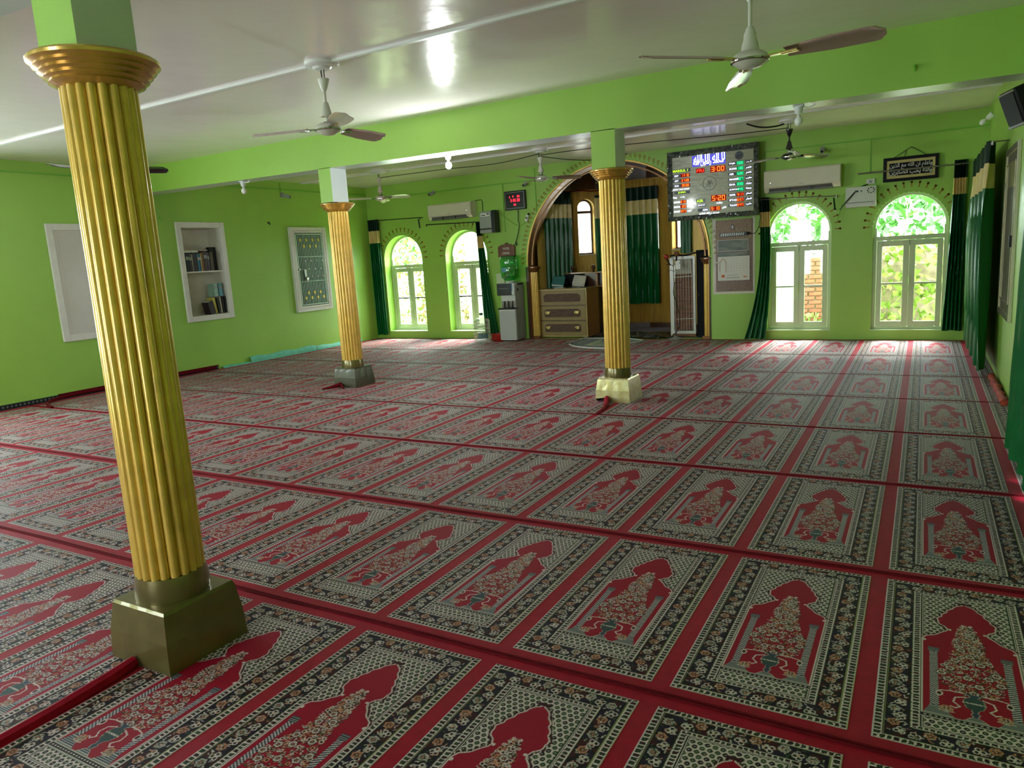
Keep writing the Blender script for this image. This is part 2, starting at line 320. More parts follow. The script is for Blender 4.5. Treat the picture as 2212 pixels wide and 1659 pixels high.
# ------------------------------------------------------------------ room shell
XL, XR, YB, YF, ZC = -9.70, 0.80, 11.58, -3.0, 3.03
fl = MB().box(XL - 0.3, XR + 0.3, YF - 0.3, YB + 0.27, -0.25, -0.012).build('floor', M['floor']); struct(fl, 'concrete floor slab under the carpets')
ce = MB().box(XL - 0.3, XR + 0.3, YF - 0.3, YB + 0.27, ZC, ZC + 0.2).build('ceiling', M['ceil']); struct(ce, 'glossy grey-white painted ceiling')
def holed_wall(mb, s0, s1, z0, z1, holes, d0, d1, xf, backmat=None, step=None):
    """wall sliced into columns along s; holes = (a, b, zbottom, zspring) with round head (zspring None: flat head given as 5th). xf maps (s, d, z) to xyz"""
    br = {s0, s1}
    if step:
        k = s0
        while k < s1: br.add(round(k, 5)); k += step
    def top(h, s):
        a, b, zb, zs = h[:4]
        if len(h) > 4: return h[4]
        r = (b - a) / 2; c = (a + b) / 2; return zs + math.sqrt(max(0, r * r - (s - c) ** 2)) * (h[5] if len(h) > 5 else 1)
    for h in holes:
        n = 28 if len(h) <= 4 else 1
        for i in range(n + 1): br.add(round((h[0] + h[1]) / 2 - (h[1] - h[0]) / 2 * math.cos(PI * i / n), 5))
    B = sorted(br); B = [b for i, b in enumerate(B) if i == 0 or b - B[i - 1] > 1e-4]
    def quad(a, b, za0, za1, zb0, zb1):
        if max(za1 - za0, zb1 - zb0) < 1e-4: return
        mb.add([xf(a, d0, za0), xf(b, d0, zb0), xf(b, d0, zb1), xf(a, d0, za1)], [(0, 1, 2, 3)])
        mb.add([xf(a, d1, za0), xf(b, d1, zb0), xf(b, d1, zb1), xf(a, d1, za1)], [(3, 2, 1, 0)])
    for a, b in zip(B[:-1], B[1:]):
        m = (a + b) / 2; hs = [h for h in holes if h[0] - 1e-4 < m < h[1] + 1e-4]
        if not hs: quad(a, b, z0, z1, z0, z1); continue
        h = hs[0]; quad(a, b, z0, h[2], z0, h[2]); ta, tb = top(h, a), top(h, b); quad(a, b, ta, z1, tb, z1)
        mb.add([xf(a, d0, ta), xf(b, d0, tb), xf(b, d1, tb), xf(a, d1, ta)], [(0, 1, 2, 3)])
        mb.add([xf(a, d0, h[2]), xf(b, d0, h[2]), xf(b, d1, h[2]), xf(a, d1, h[2])], [(3, 2, 1, 0)])
    for h in holes:
        for s, sgn in ((h[0], 0), (h[1], 1)):
            t = top(h, s); f = [(s, d0, h[2]), (s, d1, h[2]), (s, d1, t), (s, d0, t)]
            if t - h[2] > 1e-4: mb.add([xf(*q) for q in f], [(0, 1, 2, 3) if sgn == 0 else (3, 2, 1, 0)])
    return mb
WINS = [(-9.36, -8.42), (-7.865, -6.93), (-1.955, -1.06), (-0.52, 0.40)]
ZB, ZS = 0.145, 1.585
MH = (-6.08, -2.83, 0.0, 1.33)
NICHE = (-2.76, -2.14, 0.735, None, 1.87)
wb = holed_wall(MB(), XL - 0.25, XR + 0.25, -0.02, ZC, [(a, b, ZB, ZS + 0.46 - (b - a) / 2) for a, b in WINS] + [MH], YB, YB + 0.27, lambda s, d, z: (s, d, z))
struct(wb.build('wall_back', M['green']), 'green qibla wall with arched windows')
SH = (7.24, 7.95, 0.87, None, 2.23)
wl = holed_wall(MB(), YF - 0.25, YB + 0.27, -0.02, ZC, [SH, (-0.3, 1.1, 0.6, None, 2.5), (2.2, 3.7, 0.6, None, 2.5)], XL, XL - 0.27, lambda s, d, z: (d, s, z))
struct(wl.build('wall_left', M['green']), 'green side wall with wall cupboards')
wr = holed_wall(MB(), YF - 0.25, YB + 0.27, -0.02, ZC, [(4.0, 4.9, ZB, ZS)], XR, XR + 0.27, lambda s, d, z: (d, s, z))
struct(wr.build('wall_right', M['green']), 'green wall beside the curtains')
wf = holed_wall(MB(), XL - 0.25, XR + 0.25, -0.02, ZC, [(-8.9, -7.5, 0.3, None, 2.2), (-3.9, -2.5, 0.3, None, 2.2)], YF, YF - 0.27, lambda s, d, z: (s, d, z))
struct(wf.build('wall_front', M['green']), 'green wall behind the viewer')
# beam with its piers
def beam(y0, y1, x0=XL, x1=XR, label=''):
    b = sempty('ceiling_beam', label)
    mb = MB()
    z0, z1 = 2.585, ZC
    za, zb = 2.575 - 0.0115 * x0, 2.575 - 0.0115 * x1     # the beam sits a little lower towards the windows' side wall
    mb.cur = 0; mb.add([(x0, y0, za), (x1, y0, zb), (x1, y0, z1), (x0, y0, z1)], [(0, 1, 2, 3)]); mb.add([(x0, y1, za), (x1, y1, zb), (x1, y1, z1), (x0, y1, z1)], [(3, 2, 1, 0)])
    mb.cur = 1; mb.add([(x0, y0, za), (x0, y1, za), (x1, y1, zb), (x1, y0, zb)], [(0, 1, 2, 3)])
    mb.build('beam_body', [M['green'], M['white_pier']], b)
    return b
def pier(b, x0, x1, y0, y1, z0=2.255, z1=2.585):
    mb = MB(); mb.cur = 0
    mb.add([(x0, y0, z0), (x1, y0, z0), (x1, y0, z1), (x0, y0, z1)], [(0, 1, 2, 3)]); mb.add([(x0, y1, z0), (x1, y1, z0), (x1, y1, z1), (x0, y1, z1)], [(3, 2, 1, 0)])
    mb.cur = 1
    mb.add([(x1, y0, z0), (x1, y1, z0), (x1, y1, z1), (x1, y0, z1)], [(0, 1, 2, 3)]); mb.add([(x0, y0, z0), (x0, y1, z0), (x0, y1, z1), (x0, y0, z1)], [(3, 2, 1, 0)])
    return mb.build('pier', [M['green'], M['white_pier']], b)
B1 = beam(6.60, 6.89, label='green beam across the hall with a white underside')
pier(B1, -2.665, -2.425, 6.6, 6.86, z1=2.61); pier(B1, -6.165, -5.975, 6.6, 6.87, z1=2.65)
B2 = beam(1.55, 1.82, label='green beam above the front column'); pier(B2, -2.605, -2.378, 1.55, 1.77, z1=2.61)
# ------------------------------------------------------------------ back wall windows
def rect_frame(mb, x0, x1, z0, z1, w, y0, y1, wt=None):
    wt = wt or w
    mb.box(x0, x0 + w, y0, y1, z0, z1); mb.box(x1 - w, x1, y0, y1, z0, z1); mb.box(x0 + w, x1 - w, y0, y1, z0, z0 + wt); mb.box(x0 + w, x1 - w, y0, y1, z1 - wt, z1); return mb
def arch_strip(mb, cx, zs, r0, r1, y0, y1, a0=0, a1=PI, n=28):
    for i in range(n):
        t0, t1 = a0 + (a1 - a0) * i / n, a0 + (a1 - a0) * (i + 1) / n
        P = [(cx + r * math.cos(t), zs + r * math.sin(t)) for r, t in ((r0, t0), (r1, t0), (r1, t1), (r0, t1))]
        mb.add([(x, y0, z) for x, z in P] + [(x, y1, z) for x, z in P], [(0, 1, 2, 3), (7, 6, 5, 4), (1, 5, 6, 2), (4, 0, 3, 7)])
    return mb
def window(i, x0, x1, depth, label):
    w = sempty('window_%d' % i, label)
    cx = (x0 + x1) / 2; r = (x1 - x0) / 2; zs = ZS + 0.46 - r; ya, yb = YB + depth, YB + depth + 0.05
    mb = MB(); mb.box(x0, x0 + 0.05, ya, yb, ZB, zs); mb.box(x1 - 0.05, x1, ya, yb, ZB, zs); mb.box(x0 + 0.05, x1 - 0.05, ya, yb, ZB, ZB + 0.045)
    mb.box(x0 + 0.05, x1 - 0.05, ya - 0.012, yb, 1.405, 1.465); arch_strip(mb, cx, zs, r - 0.035, r + 0.01, ya, yb)
    mb.build('window_frame', M['frame'], w)
    # two casements
    for k in (0, 1):
        a = x0 + 0.052 + k * (x1 - x0 - 0.104) / 2; b = a + (x1 - x0 - 0.104) / 2 - 0.002
        L, Rr = (0.07, 0.075) if k == 0 else (0.075, 0.07)
        mb = MB(); y0, y1 = ya + 0.004, ya + 0.04
        mb.box(a, a + L, y0, y1, ZB + 0.047, 1.403, 0.004); mb.box(b - Rr, b, y0, y1, ZB + 0.047, 1.403, 0.004)
        mb.box(a + L, b - Rr, y0, y1, ZB + 0.047, 0.265); mb.box(a + L, b - Rr, y0, y1, 1.325, 1.403)
        c = mb.build('casement', M['frame'], w)
        MB().box(a + L, b - Rr, y0 + 0.004, y1 - 0.004, 0.787, 0.813).build('glazing_bar', M['acdark'] if i < 3 else M['frame'], c)
        for z0, z1 in ((0.265, 0.787), (0.813, 1.325)): MB().box(a + L, b - Rr, ya + 0.02, ya + 0.024, z0, z1).build('pane', M['glass'], c)
        if k == 0:
            MB().tube([(b - 0.012, ya - 0.03, 0.72), (b - 0.012, ya - 0.034, 0.80), (b - 0.012, ya - 0.03, 0.88)], 0.006, 6).box(b - 0.02, b - 0.004, ya - 0.03, ya + 0.006, 0.71, 0.73).box(b - 0.02, b - 0.004, ya - 0.03, ya + 0.006, 0.87, 0.89).build('handle', M['frame'], c)
            MB().tube([(b, ya - 0.008, 1.33), (b, ya - 0.008, 1.41)], 0.005, 6).build('bolt', M['grey'], c)
    n = 24; P = [(cx + (r - 0.035) * math.cos(PI * k / n), zs + (r - 0.035) * math.sin(PI * k / n)) for k in range(n + 1)] + [(x0 + 0.04, 1.46), (x1 - 0.04, 1.46)]
    fixn(MB().prism(P, ya + 0.02, ya + 0.024).build('fanlight_pane', M['glass'], w))
    mb = MB().box(x0 - 0.012, x1 + 0.012, YB - 0.012, YB + depth, ZB - 0.006, ZB + 0.006, 0.004); mb.build('window_sill', M['frame'], w)
    mb = MB(); nt = 19
    for k in range(nt):   # painted rays round the arch
        t = PI * k / (nt - 1); c, s = math.cos(t), math.sin(t)
        for (ra, rb, hw) in ((r + 0.045, r + 0.125, 0.009), (r + 0.10, r + 0.128, 0.016)):
            P = [(cx + ra * c - hw * s, zs + 0.02 + ra * s + hw * c), (cx + ra * c + hw * s, zs + 0.02 + ra * s - hw * c), (cx + rb * c + hw * s, zs + 0.02 + rb * s - hw * c), (cx + rb * c - hw * s, zs + 0.02 + rb * s + hw * c)]
            mb.prism(P, YB - 0.004, YB + 0.002)
    o = fixn(mb.build('painted_rays', M['ochre'], w)); o['kind'] = 'stuff'
    mb = MB()
    for k in range(24):
        t = PI * (k + 0.5) / 24; mb.lathe([(0.001, -0.006), (0.008, 0), (0.001, 0.006)], (cx + (r + 0.006) * math.cos(t), YB - 0.004, zs + (r + 0.006) * math.sin(t)), 6, 'y')
    o = mb.build('arch_beading', M['frame'], w, True); o['kind'] = 'stuff'
    portal('skylight_window_%d' % i, cx, YB + 0.26, 1.09, x1 - x0, 1.9, (-PI / 2, 0, 0))
    return w
window(1, *WINS[0], 0.2, 'arched window nearest the far corner, open casement frame'); window(2, *WINS[1], 0.2, 'arched window beside the water dispenser')
window(3, *WINS[2], 0.07, 'arched window showing a brick wall and maize'); window(4, *WINS[3], 0.05, 'arched window with vines outside')
for y0, y1, n in ((4.0, 4.9, 5),):
    w = sempty('window_%d' % n, 'arched window behind the curtain in the side wall'); mb = MB()
    cx = (y0 + y1) / 2
    mb.box(XR + 0.1, XR + 0.15, y0, y0 + 0.06, ZB, ZS); mb.box(XR + 0.1, XR + 0.15, y1 - 0.06, y1, ZB, ZS); mb.box(XR + 0.1, XR + 0.15, cx - 0.05, cx + 0.05, ZB, ZS)
    mb.box(XR + 0.1, XR + 0.15, y0, y1, ZB, ZB + 0.08); mb.box(XR + 0.1, XR + 0.15, y0, y1, 1.42, 1.5); mb.box(XR + 0.1, XR + 0.15, y0, y1, 0.79, 0.82)
    mb.build('window_frame', M['frame'], w); MB().box(XR + 0.12, XR + 0.125, y0 + 0.02, y1 - 0.02, ZB + 0.02, ZS + 0.1).build('pane', M['glass'], w)
    portal('skylight_window_%d' % n, XR + 0.26, cx, 1.1, 1.9, 0.9, (0, PI / 2, 0))
k = 6
for x0 in (-8.9, -3.9):
    w = sempty('window_%d' % k, 'wide window in the wall behind the viewer')
    rect_frame(MB(), x0, x0 + 1.4, 0.3, 2.2, 0.06, YF - 0.15, YF - 0.1).box(x0 + 0.67, x0 + 0.73, YF - 0.15, YF - 0.1, 0.36, 2.14).build('window_frame', M['frame'], w)
    MB().box(x0 + 0.05, x0 + 1.35, YF - 0.13, YF - 0.125, 0.35, 2.15).build('pane', M['glass'], w)
    portal('skylight_window_%d' % k, x0 + 0.7, YF - 0.26, 1.25, 1.4, 1.9, (PI / 2, 0, 0)); k += 1
for ya_, yb_ in ((-0.3, 1.1), (2.2, 3.7)):
    w = sempty('window_%d' % k, 'wide window in the cupboard wall behind the near column'); xa = XL - 0.15
    MB().box(xa, xa + 0.05, ya_, ya_ + 0.06, 0.6, 2.5).box(xa, xa + 0.05, yb_ - 0.06, yb_, 0.6, 2.5).box(xa, xa + 0.05, (ya_ + yb_) / 2 - 0.03, (ya_ + yb_) / 2 + 0.03, 0.66, 2.44).box(xa, xa + 0.05, ya_, yb_, 0.6, 0.66).box(xa, xa + 0.05, ya_, yb_, 2.44, 2.5).build('window_frame', M['frame'], w)
    MB().box(xa + 0.02, xa + 0.025, ya_ + 0.02, yb_ - 0.02, 0.62, 2.48).build('pane', M['glass'], w)
    portal('skylight_window_%d' % k, XL - 0.26, (ya_ + yb_) / 2, 1.55, 1.9, yb_ - ya_, (0, -PI / 2, 0)); k += 1
# ------------------------------------------------------------------ mihrab arch and apse
mi = sempty('mihrab_arch', 'brown and gold arch of the prayer niche')
cx, rr, zs = (MH[0] + MH[1]) / 2, (MH[1] - MH[0]) / 2, MH[3]
mb = MB(); r0 = rr - 0.012
for (ra, ya, yb) in ((r0, YB - 0.012, YB + 0.30),):
    n = 48
    for i in range(n):
        t0, t1 = PI * i / n, PI * (i + 1) / n
        a = [(cx + ra * math.cos(t), zs + ra * math.sin(t)) for t in (t0, t1)]
        rw = [(cx + (rr + 0.004) * math.cos(t), zs + (rr + 0.004) * math.sin(t)) for t in (t0, t1)]
        mb.add([(a[0][0], ya, a[0][1]), (a[1][0], ya, a[1][1]), (a[1][0], yb, a[1][1]), (a[0][0], yb, a[0][1])], [(0, 1, 2, 3)])
        mb.add([(a[0][0], ya, a[0][1]), (a[1][0], ya, a[1][1]), (rw[1][0], ya, rw[1][1]), (rw[0][0], ya, rw[0][1])], [(0, 1, 2, 3)])
for s in (-1, 1):
    x = cx + s * r0
    mb.box(min(x, x + s * 0.012), max(x, x + s * 0.012), YB - 0.012, YB + 0.30, 0.0, zs)
mb.build('arch_reveal', M['bronze'], mi)
mb = MB()
arch_strip(mb, cx, zs, rr - 0.085, rr - 0.06, YB + 0.02, YB + 0.06, n=48); arch_strip(mb, cx, zs, rr - 0.015, rr + 0.008, YB - 0.022, YB - 0.006, n=48)
mb.build('arch_molding', M['bronze'], mi)
mb = MB(); arch_strip(mb, cx, zs, rr - 0.006, rr + 0.014, YB - 0.028, YB - 0.018, n=48); mb.build('gold_edging', M['gold'], mi)
mb = MB(); nt = 66
for k in range(nt):
    t = PI * (k + 0.5) / nt; c, s = math.cos(t), math.sin(t)
    for (ra, rb, hw, off) in ((rr + 0.05, rr + 0.125, 0.006, -0.012), (rr + 0.115, rr + 0.13, 0.016, 0.004), (rr + 0.08, rr + 0.092, 0.012, 0.0), (rr + 0.085, rr + 0.125, 0.005, 0.016)):
        ox, oz = -s * off, c * off
        P = [(cx + ra * c - hw * s + ox, zs + ra * s + hw * c + oz), (cx + ra * c + hw * s + ox, zs + ra * s - hw * c + oz), (cx + rb * c + hw * s + ox, zs + rb * s - hw * c + oz), (cx + rb * c - hw * s + ox, zs + rb * s + hw * c + oz)]
        mb.prism(P, YB - 0.003, YB + 0.002)
o = fixn(mb.build('painted_rays', M['ochre'], mi)); o['kind'] = 'stuff'
def fluted(mb, cx, cy, r, z0, z1, n=20, sub=6, depth=0.011, rings=2, arc=(0, 2 * PI), taper=0.0, wob=0.0):
    V = []; N = n * sub; full = abs(arc[1] - arc[0] - 2 * PI) < 1e-6
    cnt = N if full else N + 1
    for j in range(rings + 1):
        z = z0 + (z1 - z0) * j / rings; rj = r * (1 - taper * j / rings)
        for i in range(cnt):
            t = arc[0] + (arc[1] - arc[0]) * i / N; ph = (i % sub) / sub
            q = rj - depth * (1 - abs(math.sin(PI * ph)) ** 0.7) + wob * math.sin(j * 1.7 + i // sub * 2.1)
            V.append((cx + q * math.cos(t), cy + q * math.sin(t), z))
    F = []
    for j in range(rings):
        for i in range(cnt if full else cnt - 1):
            F.append((j * cnt + i, j * cnt + (i + 1) % cnt, (j + 1) * cnt + (i + 1) % cnt, (j + 1) * cnt + i))
    return mb.add(V, F)
for s, x in ((-1, -6.02), (1, -2.875)):
    mb = MB(); fluted(mb, x, YB + 0.10, 0.072, 0.05, 1.20, n=12, depth=0.01); p_ = mb.build('pilaster', M['gold'], mi, True)
    MB().lathe([(0.075, 1.20), (0.085, 1.215), (0.08, 1.225), (0.105, 1.25), (0.10, 1.262), (0.125, 1.28), (0.125, 1.30), (0.11, 1.305)], (x, YB + 0.10, 0), 20).box(x - 0.085, x + 0.085, YB + 0.02, YB + 0.18, 0.0, 0.05).build('pilaster_capital', M['bronze'], p_, True)
    MB().box(x - 0.105 if s < 0 else x + 0.045, x - 0.05 if s < 0 else x + 0.06, YB - 0.02, YB + 0.2, 0, 1.3).build('side_board', M['brown'], p_)
# apse: ten facets on a half circle
AC = (-4.455, 11.85); AR = 1.555
def av(k, r=AR): t = PI - k * PI / 10; return (AC[0] + r * math.cos(t), AC[1] + r * math.sin(t))
AW = {2: 'narrow arched window with milky film, first from the pulpit', 3: 'narrow arched window with milky film behind the column', 6: 'narrow arched window with milky film above the black cabinet', 5: 'narrow arched window behind the long apse curtain'}
ap = sempty('wall_apse', 'curved apse wall lined with gold pleated cloth')
outer = MB()
for k in range(10):
    A, B = Vector((*av(k), 0)), Vector((*av(k + 1), 0)); L = (B - A).length; u = (B - A) / L; nrm = Vector((u.y, -u.x, 0))
    if nrm.dot(Vector((*AC, 0)) - A) > 0: nrm = -nrm
    def xf(s, d, z, A=A, u=u, nrm=nrm):
        rip = 0.006 * math.cos(s * 2 * PI / 0.0245) if d == 0 else 0
        p = A + u * s + nrm * (d + rip); return (p.x, p.y, z)
    hole = []
    if k in AW:
        c = L / 2 + (0.04 if k == 2 else 0); hw = 0.165 if k != 3 else 0.16; hole = [(c - hw, c + hw, 1.46, 2.33)]
    if k in (6,): hole = [(0.02, L - 0.05, 1.46, 2.30)]
    if k == 5: hole = [(0.03, 0.23, 1.46, 2.33)]
    mb = MB(); holed_wall(mb, 0, L, 0.09, 2.665, hole, 0, 0.19, xf, step=0.006125)
    struct(mb.build('pleated_cloth', M['drape'], ap, True))
    A2 = Vector((*av(k, AR + 0.20), 0)); B2 = Vector((*av(k + 1, AR + 0.20), 0)); L2 = (B2 - A2).length; u2 = (B2 - A2) / L2; off = (L2 - L) / 2
    def xf2(s, d, z, A2=A2, u2=u2, nrm=nrm):
        p = A2 + u2 * s + nrm * d; return (p.x, p.y, z)
    holed_wall(outer, 0, L2, -0.2, ZC + 0.1, [(h[0] + off, h[1] + off, h[2], h[3]) for h in hole], 0.0, 0.06, xf2)
    if hole:
        h = hole[0]; c, hw = (h[0] + h[1]) / 2, (h[1] - h[0]) / 2; w = D.objects.new('apse_window', None); COL.objects.link(w); w.parent = ap
        ang = math.atan2(u.y, u.x); P0 = A + u * c + nrm * 0.125; w.location = P0; w.rotation_euler = (0, 0, ang)
        fy0, fy1 = (-0.02, 0.02)
        sg = 1
        mb = MB(); mb.box(-hw, -hw + 0.03, fy0, fy1, 1.46, 2.33); mb.box(hw - 0.03, hw, fy0, fy1, 1.46, 2.33); mb.box(-hw, hw, fy0, fy1, 1.46, 1.49); mb.box(-hw, hw, fy0 - 0.005, fy1 + 0.005, 2.235, 2.28)
        arch_strip(mb, 0, h[3], hw - 0.03, hw + 0.004, fy0, fy1, n=16); mb.build('sash_frame', M['brown'], w)
        n = 14; P = [((hw - 0.03) * math.cos(PI * q / n), h[3] + (hw - 0.03) * math.sin(PI * q / n)) for q in range(n + 1)] + [(-hw + 0.03, 1.49), (hw - 0.03, 1.49)]
        fixn(MB().prism(P, -0.003, 0.003).build('film_pane', M['film'], w))
        MB().box(-hw - 0.01, hw + 0.01, -0.14, 0.0, 1.448, 1.464).build('sill', M['white'], w)
# upper brown wall, cord and valance
mb = MB()
for k in range(10):
    (ax, ay), (bx, by) = av(k, AR + 0.004), av(k + 1, AR + 0.004)
    mb.add([(ax, ay, 2.66), (bx, by, 2.66), (bx, by, ZC), (ax, ay, ZC)], [(0, 1, 2, 3)])
struct(mb.build('upper_wall_lining', M['brown'], ap))
mb = MB()
for k in range(10):
    (ax, ay), (bx, by) = av(k, AR + 0.003), av(k + 1, AR + 0.003)
    mb.add([(ax, ay, -0.01), (bx, by, -0.01), (bx, by, 0.12), (ax, ay, 0.12)], [(0, 1, 2, 3)])
struct(mb.build('dark_skirting', M['brown'], ap))
mb = MB()
pts = []
for k in range(30, 96):
    t = PI - k * PI / 100; pts.append((AC[0] + (AR - 0.03) * math.cos(t), AC[1] + (AR - 0.03) * math.sin(t)))
for j, (x, y) in enumerate(pts):
    pass
V = []; n = 620
for i in range(n + 1):
    t = PI - (0.34 + 0.66 * i / n) * PI * 0.98; q = AR - 0.05 + 0.006 * math.cos(i * 1.3); x, y = AC[0] + q * math.cos(t), AC[1] + q * math.sin(t)
    V += [(x, y, 2.775), (x, y, 2.70), (x, y, 2.635 + 0.012 * math.sin(i * 0.05))]
F = []
for i in range(n): F += [(3 * i, 3 * i + 3, 3 * i + 4, 3 * i + 1), (3 * i + 1, 3 * i + 4, 3 * i + 5, 3 * i + 2)]
struct(MB().add(V, F).build('valance', M['drape'], ap, True))
cord = [(AC[0] + (AR - 0.055) * math.cos(PI - q * PI / 60), AC[1] + (AR - 0.055) * math.sin(PI - q * PI / 60), 2.782) for q in range(18, 60)]
struct(MB().tube(cord, 0.011, 6).build('gold_cord', M['gold'], ap, True))
cord = [(AC[0] + (AR - 0.02) * math.cos(PI - q * PI / 60), AC[1] + (AR - 0.02) * math.sin(PI - q * PI / 60), 2.645 + 0.008 * math.sin(q)) for q in range(1, 60)]
struct(MB().tube(cord, 0.012, 6).build('dark_cord', M['darkred'], ap, True))
struct(outer.build('outer_shell', M['plaster'], ap))
struct(MB().box(AC[0] - 1.85, AC[0] + 1.85, YB + 0.27, 13.7, ZC - 0.02, ZC + 0.15).build('apse_roof', M['brown'], ap)); struct(MB().box(AC[0] - 1.75, AC[0] + 1.75, YB + 0.27, 13.6, -0.25, -0.012).build('apse_floor', M['floor'], ap))
mb = MB(); mb.box(AC[0] - 1.6, AC[0] + 1.6, YB + 0.27, 13.55, -0.005, 0.0); struct(mb.build('apse_carpet', M['burgundy'], ap))
portal('skylight_apse', -4.5, 13.62, 2.0, 3.2, 1.2, (-PI / 2, 0, 0))
# wall recess with notice board beside the mihrab
nb = sempty('trim_1', 'pale plastered border round the notice recess')
x0, x1, z0, z1 = -2.775, -2.135, 0.72, 1.885
mb = MB()
mb.add([(x0, YB - 0.004, z0), (x1, YB - 0.004, z0), (x1 - 0.035, YB - 0.001, z0 + 0.035), (x0 + 0.05, YB - 0.001, z0 + 0.035)], [(0, 1, 2, 3)])
mb.add([(x0, YB - 0.004, z0), (x0 + 0.05, YB - 0.001, z0 + 0.035), (x0 + 0.05, YB - 0.001, z1), (x0, YB - 0.004, z1)], [(0, 1, 2, 3)])
mb.add([(x1, YB - 0.004, z0), (x1 - 0.035, YB - 0.001, z0 + 0.035), (x1 - 0.035, YB - 0.001, z1), (x1, YB - 0.004, z1)], [(3, 2, 1, 0)])
mb.build('bevelled_border', M['whitewash'], nb)
# ------------------------------------------------------------------ conduits on ceiling and walls
def bar(name, a, b, w, h, m, label):
    o = MB().box(a[0], b[0], a[1] - w / 2, a[1] + w / 2, a[2] - h, a[2]).build(name, m); return struct(o, label)
bar('trim_2', (XL, 4.40, ZC), (XR, 4.40, ZC), 0.035, 0.02, M['conduit'], 'white cable trunking across the front bay of the ceiling')
bar('trim_3', (XL, 9.86, ZC), (XR, 9.86, ZC), 0.03, 0.018, M['conduit'], 'white cable trunking across the far bay of the ceiling')
t4 = sempty('trim_4', 'green painted conduits along the far wall')
mb = MB().box(XL, -5.5, YB - 0.016, YB, 2.79, 2.81).box(-2.0, XR, YB - 0.016, YB, 2.80, 2.82); mb.box(-6.52, -6.505, YB - 0.014, YB, 1.95, 2.79); mb.box(-5.86, -5.845, YB - 0.014, YB, 2.25, 3.0); mb.box(-0.585, -0.57, YB - 0.014, YB, 2.35, 2.80); mb.box(-2.0, -1.985, YB - 0.014, YB, 2.15, 2.80)
mb.build('wall_conduit', M['gconduit'], t4)
t5 = sempty('trim_5', 'green painted conduit along the cupboard wall')
MB().box(XL, XL + 0.016, 0, YB, 2.88, 2.90).box(XL, XL + 0.016, 9.32, 9.335, 2.80, 3.0).build('wall_conduit', M['gconduit'], t5)
